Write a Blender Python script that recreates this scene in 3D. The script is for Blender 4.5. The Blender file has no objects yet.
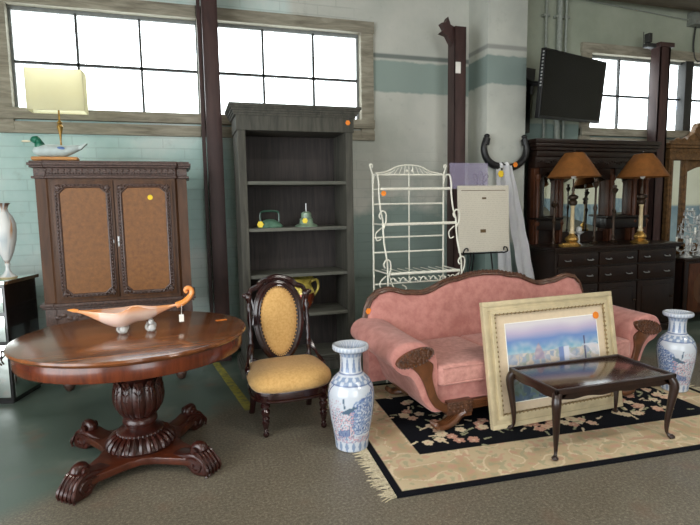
import bpy, bmesh, math, random
from mathutils import Vector, Matrix, noise
random.seed(7)
PI = math.pi
C = bpy.context.scene.collection
SC = bpy.context.scene

# ------------------------------------------------------------------ colours and materials
def lin(c):
    c = c / 255.0
    return c / 12.92 if c <= 0.04045 else ((c + 0.055) / 1.055) ** 2.4
def rgb(r, g, b): return (lin(r), lin(g), lin(b), 1.0)

def new_mat(name):
    m = bpy.data.materials.new(name); m.use_nodes = True
    nt = m.node_tree; nt.nodes.clear()
    out = nt.nodes.new('ShaderNodeOutputMaterial'); p = nt.nodes.new('ShaderNodeBsdfPrincipled')
    nt.links.new(p.outputs[0], out.inputs[0])
    return m, nt, p
def node(nt, typ, **kw):
    n = nt.nodes.new(typ)
    for k, v in kw.items():
        if k in n.inputs: n.inputs[k].default_value = v
        else: setattr(n, k, v)
    return n
def coords(nt, scale=(1, 1, 1), rot=(0, 0, 0), kind='Object'):
    tc = nt.nodes.new('ShaderNodeTexCoord'); mp = nt.nodes.new('ShaderNodeMapping')
    mp.inputs['Scale'].default_value = scale; mp.inputs['Rotation'].default_value = rot
    nt.links.new(tc.outputs[kind], mp.inputs[0]); return mp.outputs[0]
def ramp(nt, fac, stops):
    r = nt.nodes.new('ShaderNodeValToRGB'); e = r.color_ramp.elements
    e[0].position, e[0].color = stops[0]; e[1].position, e[1].color = stops[-1]
    for p_, c_ in stops[1:-1]:
        x = e.new(p_); x.color = c_
    nt.links.new(fac, r.inputs[0]); return r.outputs[0]
def bump(nt, p, h, strength=0.3, dist=0.01):
    b = nt.nodes.new('ShaderNodeBump'); b.inputs['Strength'].default_value = strength; b.inputs['Distance'].default_value = dist
    nt.links.new(h, b.inputs['Height']); nt.links.new(b.outputs[0], p.inputs['Normal'])

def wood(name, dark, light, rough=0.35, scale=(1, 12, 12), coat=0.0, b=0.15, spec=0.5):
    m, nt, p = new_mat(name)
    v = coords(nt, scale)
    n = node(nt, 'ShaderNodeTexNoise', Scale=2.2, Detail=6.0, Roughness=0.6, Distortion=0.6); nt.links.new(v, n.inputs['Vector'])
    nt.links.new(ramp(nt, n.outputs[0], [(0.3, dark), (0.7, light)]), p.inputs['Base Color'])
    p.inputs['Roughness'].default_value = rough; p.inputs['Coat Weight'].default_value = coat; p.inputs['Coat Roughness'].default_value = 0.12
    p.inputs['Specular IOR Level'].default_value = spec
    bump(nt, p, n.outputs[0], b, 0.004)
    return m
def plain(name, col, rough=0.5, metal=0.0, nscale=30, var=0.12, b=0.1, coat=0.0, spec=0.5):
    m, nt, p = new_mat(name)
    v = coords(nt)
    n = node(nt, 'ShaderNodeTexNoise', Scale=float(nscale), Detail=4.0); nt.links.new(v, n.inputs['Vector'])
    d = tuple(c * (1 - var) for c in col[:3]) + (1,); l = tuple(min(1, c * (1 + var)) for c in col[:3]) + (1,)
    nt.links.new(ramp(nt, n.outputs[0], [(0.35, d), (0.65, l)]), p.inputs['Base Color'])
    p.inputs['Roughness'].default_value = rough; p.inputs['Metallic'].default_value = metal
    p.inputs['Coat Weight'].default_value = coat; p.inputs['Specular IOR Level'].default_value = spec
    if b: bump(nt, p, n.outputs[0], b, 0.003)
    return m
def fabric(name, c1, c2, nscale=9, rough=0.9, weave=350, spec=0.2, sheen=0.2):
    m, nt, p = new_mat(name)
    v = coords(nt)
    n = node(nt, 'ShaderNodeTexNoise', Scale=float(nscale), Detail=5.0, Roughness=0.65); nt.links.new(v, n.inputs['Vector'])
    nt.links.new(ramp(nt, n.outputs[0], [(0.35, c1), (0.65, c2)]), p.inputs['Base Color'])
    w = node(nt, 'ShaderNodeTexNoise', Scale=float(weave), Detail=1.0); nt.links.new(v, w.inputs['Vector'])
    bump(nt, p, w.outputs[0], 0.25, 0.002)
    p.inputs['Roughness'].default_value = rough; p.inputs['Specular IOR Level'].default_value = spec
    p.inputs['Sheen Weight'].default_value = sheen
    return m
def painted(name, rough=0.3, coat=0.0, b=0.0, spec=0.5):
    m, nt, p = new_mat(name)
    a = nt.nodes.new('ShaderNodeAttribute'); a.attribute_name = 'paint'
    nt.links.new(a.outputs['Color'], p.inputs['Base Color'])
    p.inputs['Roughness'].default_value = rough; p.inputs['Coat Weight'].default_value = coat; p.inputs['Specular IOR Level'].default_value = spec
    if b:
        w = node(nt, 'ShaderNodeTexNoise', Scale=250.0, Detail=2.0); nt.links.new(coords(nt), w.inputs['Vector']); bump(nt, p, w.outputs[0], b, 0.004)
    return m
def glass(name, col=(1, 1, 1, 1), rough=0.02, alpha=None):
    m, nt, p = new_mat(name)
    p.inputs['Base Color'].default_value = col; p.inputs['Transmission Weight'].default_value = 0.5
    p.inputs['Roughness'].default_value = rough; p.inputs['IOR'].default_value = 1.45
    n = node(nt, 'ShaderNodeTexNoise', Scale=12.0); nt.links.new(coords(nt), n.inputs['Vector']); bump(nt, p, n.outputs[0], 0.05, 0.002)
    return m

M = {}
M['mahogany'] = wood('mahogany', rgb(48, 19, 11), rgb(94, 43, 23), 0.3, (2, 9, 2), 0.25)
M['carved_mahogany'] = wood('carved_mahogany', rgb(34, 13, 9), rgb(68, 28, 19), 0.32, (6, 6, 6), 0.2)
M['table_top'] = wood('polished_top', rgb(80, 40, 20), rgb(148, 88, 44), 0.2, (0.8, 7, 1), 0.35)
M['crotch'] = wood('crotch_veneer', rgb(66, 25, 14), rgb(120, 56, 27), 0.24, (7, 7, 1.2), 0.25)
M['dark_wood'] = wood('dark_wood', rgb(20, 11, 8), rgb(38, 22, 14), 0.35, (9, 2, 2), 0.05, 0.15, 0.35)
M['post_wood'] = wood('sideboard_post_wood', rgb(52, 28, 17), rgb(86, 50, 31), 0.4, (9, 2, 2), 0.0, 0.15, 0.3)
M['black_wood'] = wood('ebony_wood', rgb(16, 10, 9), rgb(28, 18, 14), 0.35, (9, 2, 2), 0.05, 0.15, 0.3)
M['coffee_wood'] = wood('coffee_wood', rgb(44, 20, 14), rgb(66, 34, 24), 0.2, (1.2, 9, 2), 0.6)
M['coffee_leg'] = wood('coffee_leg_wood', rgb(30, 17, 13), rgb(48, 28, 20), 0.3, (9, 9, 2), 0.3)
M['chair_wood'] = wood('rosewood', rgb(26, 11, 11), rgb(50, 20, 19), 0.22, (9, 9, 2), 0.5)
M['sofa_wood'] = wood('sofa_walnut', rgb(66, 38, 20), rgb(112, 68, 40), 0.32, (5, 9, 3), 0.3)
M['sofa_carving'] = wood('sofa_carving', rgb(56, 34, 22), rgb(104, 68, 48), 0.4, (12, 12, 12), 0.1, 0.5)
M['armoire_wood'] = wood('armoire_walnut', rgb(62, 39, 24), rgb(94, 62, 39), 0.42, (9, 9, 1.2), 0.0, 0.15, 0.35)
M['armoire_dark'] = wood('armoire_dark_carving', rgb(36, 22, 18), rgb(98, 72, 62), 0.36, (30, 30, 30), 0.1, 0.5)
M['burl'] = None
m, nt, p = new_mat('burl_panel'); M['burl'] = m
n1 = node(nt, 'ShaderNodeTexNoise', Scale=26.0, Detail=8.0, Roughness=0.75, Distortion=0.1); nt.links.new(coords(nt), n1.inputs['Vector'])
nt.links.new(ramp(nt, n1.outputs[0], [(0.3, rgb(104, 62, 26)), (0.7, rgb(144, 94, 42))]), p.inputs['Base Color'])
p.inputs['Roughness'].default_value = 0.45; p.inputs['Coat Weight'].default_value = 0.1
M['shelf_wood'] = wood('weathered_grey_wood', rgb(50, 50, 44), rgb(82, 80, 71), 0.75, (12, 12, 1.2), 0, 0.3)
M['shelf_board'] = wood('weathered_shelf_board', rgb(72, 74, 68), rgb(104, 104, 94), 0.7, (1.2, 12, 12), 0, 0.3)
M['shelf_back'] = wood('bookcase_back_board', rgb(34, 32, 31), rgb(62, 54, 51), 0.75, (16, 4, 1.0), 0, 0.3)
M['old_board'] = wood('weathered_window_board', rgb(118, 112, 96), rgb(170, 164, 146), 0.8, (1.5, 10, 10), 0, 0.4)
M['sash'] = plain('sash_metal', rgb(120, 124, 122), 0.6)
M['muntin'] = plain('muntin_metal', rgb(46, 46, 44), 0.6)
M['pillar'] = wood('painted_brown_steel', rgb(52, 34, 32), rgb(74, 50, 46), 0.55, (6, 6, 1), 0, 0.2)
M['gilt'] = plain('aged_gilt_wood', rgb(108, 78, 46), 0.5, 0.2, 22, 0.35, 0.4)
M['brass'] = plain('aged_brass', rgb(176, 138, 74), 0.35, 0.8, 30, 0.25)
M['bronze'] = plain('dark_bronze', rgb(58, 44, 32), 0.4, 0.5, 30, 0.3)
M['mirror'] = None
m, nt, p = new_mat('mirror_glass'); M['mirror'] = m
p.inputs['Base Color'].default_value = rgb(226, 232, 226); p.inputs['Metallic'].default_value = 1; p.inputs['Roughness'].default_value = 0.03
n1 = node(nt, 'ShaderNodeTexNoise', Scale=3.0); nt.links.new(coords(nt), n1.inputs['Vector']); bump(nt, p, n1.outputs[0], 0.02, 0.01)
M['pink'] = fabric('pink_velvet', rgb(178, 118, 110), rgb(200, 142, 132), 14)
M['pink_light'] = fabric('pink_damask', rgb(180, 126, 117), rgb(206, 152, 141), 24)
M['yellow'] = fabric('gold_damask', rgb(204, 158, 94), rgb(222, 180, 116), 60)
M['cream_shade'] = fabric('cream_shade', rgb(246, 242, 222), rgb(252, 250, 236), 6, 0.9, 200, 0.1, 0)
m = M['cream_shade']; nt = m.node_tree; p = [n for n in nt.nodes if n.type == 'BSDF_PRINCIPLED'][0]; out = [n for n in nt.nodes if n.type == 'OUTPUT_MATERIAL'][0]
tl = node(nt, 'ShaderNodeBsdfTranslucent', Color=rgb(252, 248, 228)); mx = nt.nodes.new('ShaderNodeMixShader'); mx.inputs[0].default_value = 0.75
nt.links.new(p.outputs[0], mx.inputs[1]); nt.links.new(tl.outputs[0], mx.inputs[2]); nt.links.new(mx.outputs[0], out.inputs[0])
M['amber_shade'] = fabric('amber_shade', rgb(108, 66, 28), rgb(136, 86, 38), 10, 0.7, 160, 0.3, 0)
M['white_metal'] = plain('white_enamel', rgb(226, 224, 210), 0.45, 0, 60, 0.05)
M['black_metal'] = plain('black_iron', rgb(22, 22, 22), 0.5, 0.3)
M['collar'] = plain('black_leather', rgb(18, 18, 20), 0.4, 0, 60, 0.2, 0.4)
M['cloth'] = fabric('white_linen', rgb(244, 244, 248), rgb(254, 254, 255), 8, sheen=0)
M['tv'] = plain('tv_screen', rgb(7, 8, 8), 0.08, 0, 3, 0.1, 0, 0, 0.12)
M['tv_case'] = plain('tv_case', rgb(16, 16, 17), 0.35)
M['silver'] = plain('silver_trim', rgb(180, 182, 182), 0.3, 0.7)
M['orange'] = plain('orange_sticker', rgb(240, 136, 34), 0.6, 0, 20, 0.04, 0)
M['sticker_yellow'] = plain('yellow_sticker', rgb(244, 208, 40), 0.6, 0, 20, 0.04, 0)
M['tag'] = plain('white_tag', rgb(240, 238, 230), 0.6, 0, 20, 0.03, 0)
M['print'] = plain('grey_print', rgb(90, 70, 40), 0.6, 0, 20, 0.03, 0)
M['verdigris'] = plain('green_patina', rgb(88, 124, 104), 0.5, 0.1, 14, 0.3)
M['dark_green'] = plain('dark_green_enamel', rgb(34, 70, 56), 0.35, 0, 14, 0.2, 0.05, 0.4)
M['pale_green'] = plain('pale_green_porcelain', rgb(126, 150, 128), 0.35, 0, 14, 0.25, 0.05, 0.4)
M['yellow_tag'] = plain('yellow_tag', rgb(240, 214, 70), 0.6, 0, 20, 0.04, 0)
M['porcelain'] = painted('painted_porcelain', 0.22, 0.5)
M['painting'] = painted('watercolour_print', 0.25, 0.6)
M['rug'] = painted('wool_rug', 0.95, 0, 0.6, 0.1)
M['fringe'] = fabric('rug_fringe', rgb(160, 150, 124), rgb(208, 196, 168), 60)
M['mat'] = plain('cream_mat', rgb(220, 200, 170), 0.8, 0, 40, 0.03, 0)
M['mat_edge'] = plain('white_bevel', rgb(246, 244, 236), 0.7, 0, 40, 0.02, 0)
M['frame'] = plain('pale_gold_frame', rgb(206, 190, 154), 0.4, 0.15, 12, 0.10, 0.15, 0.2)
M['frame_inner'] = plain('olive_gold_bead', rgb(140, 118, 80), 0.5, 0.2, 60, 0.4, 0.5)
M['duck_body'] = plain('duck_grey_paint', rgb(184, 198, 196), 0.5, 0, 12, 0.12)
M['duck_green'] = plain('duck_green_head', rgb(28, 104, 80), 0.35, 0, 12, 0.15)
M['duck_bill'] = plain('duck_bill', rgb(236, 226, 196), 0.5)
M['duck_blue'] = plain('duck_blue_patch', rgb(74, 110, 170), 0.5)
M['oak'] = wood('light_oak', rgb(176, 116, 54), rgb(206, 148, 82), 0.5, (2, 10, 10))
M['crystal'] = glass('crystal', (0.97, 1, 0.98, 1), 0.0)
M['candle'] = plain('white_candle', rgb(240, 238, 226), 0.5)
M['copper_glaze'] = plain('brown_copper_glaze', rgb(126, 54, 26), 0.2, 0.3, 10, 0.5, 0.05, 0.7)
M['gold_glaze'] = plain('gold_green_glaze', rgb(206, 188, 92), 0.2, 0.3, 16, 0.35, 0.1, 0.7)
M['pipe'] = plain('painted_pipe', rgb(150, 156, 146), 0.6)
M['grey_box'] = plain('grey_junction_box', rgb(120, 124, 116), 0.6)
M['chest_black'] = plain('black_lacquer', rgb(24, 22, 22), 0.2, 0, 20, 0.2, 0.05, 0.4)
M['marble'] = plain('alabaster', rgb(196, 178, 140), 0.3, 0, 12, 0.2, 0.05, 0.4)
M['ceiling'] = wood('ceiling_board', rgb(64, 54, 42), rgb(100, 88, 70), 0.8, (1, 8, 8), 0, 0.2)
M['side_wall'] = plain('cream_wall', rgb(226, 222, 206), 0.9, 0, 2, 0.08, 0.1)
m, nt, p = new_mat('two_tone_wall'); M['side_wall'] = m
tc = nt.nodes.new('ShaderNodeTexCoord'); sp = nt.nodes.new('ShaderNodeSeparateXYZ'); nt.links.new(tc.outputs['Object'], sp.inputs[0])
nz = node(nt, 'ShaderNodeTexNoise', Scale=1.6, Detail=5.0); nt.links.new(tc.outputs['Object'], nz.inputs['Vector'])
r0 = nt.nodes.new('ShaderNodeMapRange'); r0.inputs['From Min'].default_value = 1.45; r0.inputs['From Max'].default_value = 1.5; nt.links.new(sp.outputs[2], r0.inputs[0])
mxx = nt.nodes.new('ShaderNodeMix'); mxx.data_type = 'RGBA'; nt.links.new(r0.outputs[0], mxx.inputs[0])
nt.links.new(ramp(nt, nz.outputs[0], [(0.35, rgb(110, 134, 150)), (0.65, rgb(168, 184, 190))]), mxx.inputs[6]); nt.links.new(ramp(nt, nz.outputs[0], [(0.35, rgb(222, 218, 196)), (0.65, rgb(234, 230, 212))]), mxx.inputs[7])
nt.links.new(mxx.outputs[2], p.inputs['Base Color']); p.inputs['Roughness'].default_value = 0.9
M['lampsteel'] = plain('white_fixture', rgb(220, 220, 216), 0.5)

# acrylic sheet
m, nt, p = new_mat('smoky_acrylic'); M['acrylic'] = m
p.inputs['Base Color'].default_value = rgb(170, 162, 190); p.inputs['Transmission Weight'].default_value = 0.0
p.inputs['Roughness'].default_value = 0.15; p.inputs['Alpha'].default_value = 0.42
# lamp tube
m, nt, p = new_mat('lit_tube'); M['tube'] = m
p.inputs['Base Color'].default_value = (1, 1, 1, 1); p.inputs['Emission Color'].default_value = (1, 0.97, 0.9, 1); p.inputs['Emission Strength'].default_value = 14
# window glass: dusty clear glass that lets daylight through
m, nt, p = new_mat('dusty_window_glass'); M['pane'] = m
nt.nodes.remove(p)
out = [n for n in nt.nodes if n.type == 'OUTPUT_MATERIAL'][0]
tr = node(nt, 'ShaderNodeBsdfTransparent', Color=(0.95, 0.97, 0.97, 1)); gl = node(nt, 'ShaderNodeBsdfGlossy', Roughness=0.05); df = node(nt, 'ShaderNodeBsdfTranslucent', Color=(0.5, 0.62, 0.9, 1))
v = coords(nt, (1.2, 1, 2.0)); nz = node(nt, 'ShaderNodeTexNoise', Scale=1.3, Detail=5.0); nt.links.new(v, nz.inputs['Vector'])
r_ = ramp(nt, nz.outputs[0], [(0.60, (0, 0, 0, 1)), (0.75, (0.5, 0.5, 0.5, 1))])
mx = nt.nodes.new('ShaderNodeMixShader'); nt.links.new(r_, mx.inputs[0]); nt.links.new(tr.outputs[0], mx.inputs[1]); nt.links.new(df.outputs[0], mx.inputs[2])
m2 = nt.nodes.new('ShaderNodeMixShader'); m2.inputs[0].default_value = 0.04; nt.links.new(mx.outputs[0], m2.inputs[1]); nt.links.new(gl.outputs[0], m2.inputs[2])
nt.links.new(m2.outputs[0], out.inputs[0])

def math_n(nt, op, a, b=None, clamp=False):
    n = nt.nodes.new('ShaderNodeMath'); n.operation = op; n.use_clamp = clamp
    for k, x in enumerate((a, b)):
        if x is None: continue
        if isinstance(x, (int, float)): n.inputs[k].default_value = x
        else: nt.links.new(x, n.inputs[k])
    return n.outputs[0]
def mixc(nt, f, a, b):
    n = nt.nodes.new('ShaderNodeMix'); n.data_type = 'RGBA'
    for k, x in ((0, f), (6, a), (7, b)):
        if hasattr(x, 'is_linked') or isinstance(x, bpy.types.NodeSocket): nt.links.new(x, n.inputs[k])
        else: n.inputs[k].default_value = x
    return n.outputs[2]
def step(nt, val, edge, soft=0.02):
    return math_n(nt, 'MULTIPLY_ADD', math_n(nt, 'SUBTRACT', val, edge), 1.0 / soft) if False else math_n(nt, 'ADD', math_n(nt, 'DIVIDE', math_n(nt, 'SUBTRACT', val, edge), soft), 0.5, True)

def wall_material(name, kind):
    m, nt, p = new_mat(name)
    tc = nt.nodes.new('ShaderNodeTexCoord'); sp = nt.nodes.new('ShaderNodeSeparateXYZ'); nt.links.new(tc.outputs['Object'], sp.inputs[0])
    X, Y, Z = sp.outputs
    big = node(nt, 'ShaderNodeTexNoise', Scale=1.1, Detail=5.0, Roughness=0.6); nt.links.new(tc.outputs['Object'], big.inputs['Vector'])
    fine = node(nt, 'ShaderNodeTexNoise', Scale=7.0, Detail=6.0, Roughness=0.7); nt.links.new(tc.outputs['Object'], fine.inputs['Vector'])
    jit = math_n(nt, 'MULTIPLY', math_n(nt, 'SUBTRACT', fine.outputs[0], 0.5), 0.06)
    if kind == 'back':
        aqua = ramp(nt, big.outputs[0], [(0.35, rgb(166, 198, 192)), (0.5, rgb(186, 212, 206)), (0.68, rgb(212, 222, 216))])
        pale = ramp(nt, big.outputs[0], [(0.35, rgb(184, 188, 178)), (0.65, rgb(206, 206, 196))])
        green = ramp(nt, big.outputs[0], [(0.35, rgb(152, 160, 142)), (0.65, rgb(176, 182, 164))])
        col = mixc(nt, step(nt, X, 1.15, 0.1), aqua, pale)
        # a tree-like aqua zone low on the wall behind the wire rack
        low = math_n(nt, 'MULTIPLY', step(nt, X, 1.6, 0.2), math_n(nt, 'SUBTRACT', 1.0, step(nt, math_n(nt, 'ADD', Z, math_n(nt, 'MULTIPLY', big.outputs[0], 1.6)), 2.45, 0.25), True))
        col = mixc(nt, low, col, rgb(142, 160, 152))
        band = math_n(nt, 'MULTIPLY', step(nt, X, 2.05, 0.06), math_n(nt, 'MULTIPLY', step(nt, math_n(nt, 'ADD', Z, jit), 2.89), math_n(nt, 'SUBTRACT', 1.0, step(nt, math_n(nt, 'ADD', Z, jit), 3.24), True)))
        col = mixc(nt, band, col, rgb(148, 164, 156))
        line = math_n(nt, 'MULTIPLY', step(nt, X, 2.05, 0.06), math_n(nt, 'MULTIPLY', step(nt, Z, 3.27), math_n(nt, 'SUBTRACT', 1.0, step(nt, Z, 3.32), True)))
        col = mixc(nt, line, col, rgb(120, 128, 122))
        hi = math_n(nt, 'MULTIPLY', step(nt, X, 4.1, 0.1), step(nt, Z, 1.2, 0.2))
        col = mixc(nt, hi, col, green)
        hib = math_n(nt, 'MULTIPLY', step(nt, X, 4.1, 0.1), math_n(nt, 'SUBTRACT', 1.0, step(nt, math_n(nt, 'ADD', Z, jit), 2.6), True))
        col = mixc(nt, hib, col, rgb(134, 152, 144))
        mp = nt.nodes.new('ShaderNodeMapping'); mp.inputs['Rotation'].default_value = (PI / 2, 0, 0); nt.links.new(tc.outputs['Object'], mp.inputs[0])
        br = node(nt, 'ShaderNodeTexBrick', Scale=1.0); br.inputs['Brick Width'].default_value = 0.42; br.inputs['Row Height'].default_value = 0.105; br.inputs['Mortar Size'].default_value = 0.006
        br.inputs['Mortar Smooth'].default_value = 0.3
        nt.links.new(mp.outputs[0], br.inputs['Vector'])
        msk = math_n(nt, 'SUBTRACT', 1.0, math_n(nt, 'MULTIPLY', step(nt, X, 1.9, 0.2), step(nt, Z, 2.1, 0.3)), True)
        brf = math_n(nt, 'MULTIPLY', br.outputs['Fac'], msk)
        joint = math_n(nt, 'MULTIPLY', brf, 0.16)
        col = mixc(nt, joint, col, rgb(110, 128, 122))
        hgt = math_n(nt, 'ADD', math_n(nt, 'MULTIPLY', brf, -1.0), math_n(nt, 'MULTIPLY', fine.outputs[0], 0.8))
        bump(nt, p, hgt, 0.4, 0.008)
    else:
        base = ramp(nt, big.outputs[0], [(0.35, rgb(176, 180, 172)), (0.65, rgb(200, 202, 192))])
        zz = math_n(nt, 'ADD', Z, jit)
        band = math_n(nt, 'MULTIPLY', step(nt, zz, 2.95), math_n(nt, 'SUBTRACT', 1.0, step(nt, zz, 3.27), True))
        col = mixc(nt, band, base, rgb(134, 150, 144))
        l2 = math_n(nt, 'MULTIPLY', step(nt, Z, 3.34), math_n(nt, 'SUBTRACT', 1.0, step(nt, Z, 3.39), True))
        col = mixc(nt, l2, col, rgb(152, 154, 148))
        lowz = math_n(nt, 'SUBTRACT', 1.0, step(nt, zz, 1.12, 0.08), True)
        col = mixc(nt, lowz, col, rgb(128, 148, 142))
        bump(nt, p, fine.outputs[0], 0.3, 0.006)
    stain = ramp(nt, fine.outputs[0], [(0.60, (0, 0, 0, 1)), (0.78, (0.35, 0.35, 0.35, 1))])
    col = mixc(nt, stain, col, rgb(132, 138, 128))
    nt.links.new(col, p.inputs['Base Color']); p.inputs['Roughness'].default_value = 0.75
    return m
M['wall'] = wall_material('painted_block_wall', 'back')
M['column'] = wall_material('painted_concrete_column', 'col')

# concrete floor: bare brown-grey in front, darker teal further back
m, nt, p = new_mat('worn_concrete_floor'); M['floor'] = m
tc = nt.nodes.new('ShaderNodeTexCoord'); sp = nt.nodes.new('ShaderNodeSeparateXYZ'); nt.links.new(tc.outputs['Object'], sp.inputs[0])
big = node(nt, 'ShaderNodeTexNoise', Scale=1.6, Detail=7.0, Roughness=0.65); nt.links.new(tc.outputs['Object'], big.inputs['Vector'])
fine = node(nt, 'ShaderNodeTexNoise', Scale=62.0, Detail=6.0, Roughness=0.85); nt.links.new(tc.outputs['Object'], fine.inputs['Vector'])
brown = mixc(nt, 0.3, ramp(nt, fine.outputs[0], [(0.38, rgb(70, 65, 54)), (0.5, rgb(106, 100, 86)), (0.62, rgb(160, 152, 134))]), ramp(nt, big.outputs[0], [(0.3, rgb(88, 84, 74)), (0.5, rgb(112, 102, 86)), (0.7, rgb(136, 132, 116))]))
teal = ramp(nt, big.outputs[0], [(0.3, rgb(70, 86, 76)), (0.55, rgb(90, 105, 95)), (0.7, rgb(120, 128, 116))])
lim = math_n(nt, 'MINIMUM', math_n(nt, 'ADD', sp.outputs[0], 3.95), 4.2)
d_ = math_n(nt, 'ADD', math_n(nt, 'SUBTRACT', sp.outputs[1], lim), math_n(nt, 'MULTIPLY', math_n(nt, 'SUBTRACT', big.outputs[0], 0.5), 0.5))
col = mixc(nt, step(nt, d_, 0.0, 0.25), brown, teal)
spots = node(nt, 'ShaderNodeTexNoise', Scale=3.3, Detail=4.0); nt.links.new(tc.outputs['Object'], spots.inputs['Vector'])
col = mixc(nt, ramp(nt, spots.outputs[0], [(0.60, (0, 0, 0, 1)), (0.72, (0.55, 0.55, 0.55, 1))]), col, rgb(118, 96, 80))
nt.links.new(col, p.inputs['Base Color'])
nt.links.new(ramp(nt, big.outputs[0], [(0.3, (0.32,) * 3 + (1,)), (0.7, (0.6,) * 3 + (1,))]), p.inputs['Roughness'])
bump(nt, p, fine.outputs[0], 0.25, 0.004)
m, nt, p = new_mat('yellow_floor_paint'); M['tape'] = m
nz = node(nt, 'ShaderNodeTexNoise', Scale=20.0, Detail=5.0); nt.links.new(coords(nt), nz.inputs['Vector'])
nt.links.new(ramp(nt, nz.outputs[0], [(0.35, rgb(120, 122, 74)), (0.6, rgb(170, 160, 66))]), p.inputs['Base Color']); p.inputs['Roughness'].default_value = 0.6
# printed document paper
m, nt, p = new_mat('printed_document'); M['document'] = m
tc = nt.nodes.new('ShaderNodeTexCoord')
mp = nt.nodes.new('ShaderNodeMapping'); mp.inputs['Scale'].default_value = (60, 1, 160); nt.links.new(tc.outputs['Object'], mp.inputs[0])
w1 = node(nt, 'ShaderNodeTexNoise', Scale=1.0, Detail=2.0); nt.links.new(mp.outputs[0], w1.inputs['Vector'])
w2 = node(nt, 'ShaderNodeTexWave', Scale=16.0); w2.bands_direction = 'Z'; nt.links.new(tc.outputs['Object'], w2.inputs['Vector'])
f_ = math_n(nt, 'MULTIPLY', ramp(nt, w1.outputs[0], [(0.45, (0, 0, 0, 1)), (0.6, (0.28, 0.28, 0.28, 1))]), ramp(nt, w2.outputs[0], [(0.4, (0, 0, 0, 1)), (0.6, (1, 1, 1, 1))]))
nt.links.new(mixc(nt, f_, rgb(206, 200, 184), rgb(128, 120, 106)), p.inputs['Base Color']); p.inputs['Roughness'].default_value = 0.7

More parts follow.
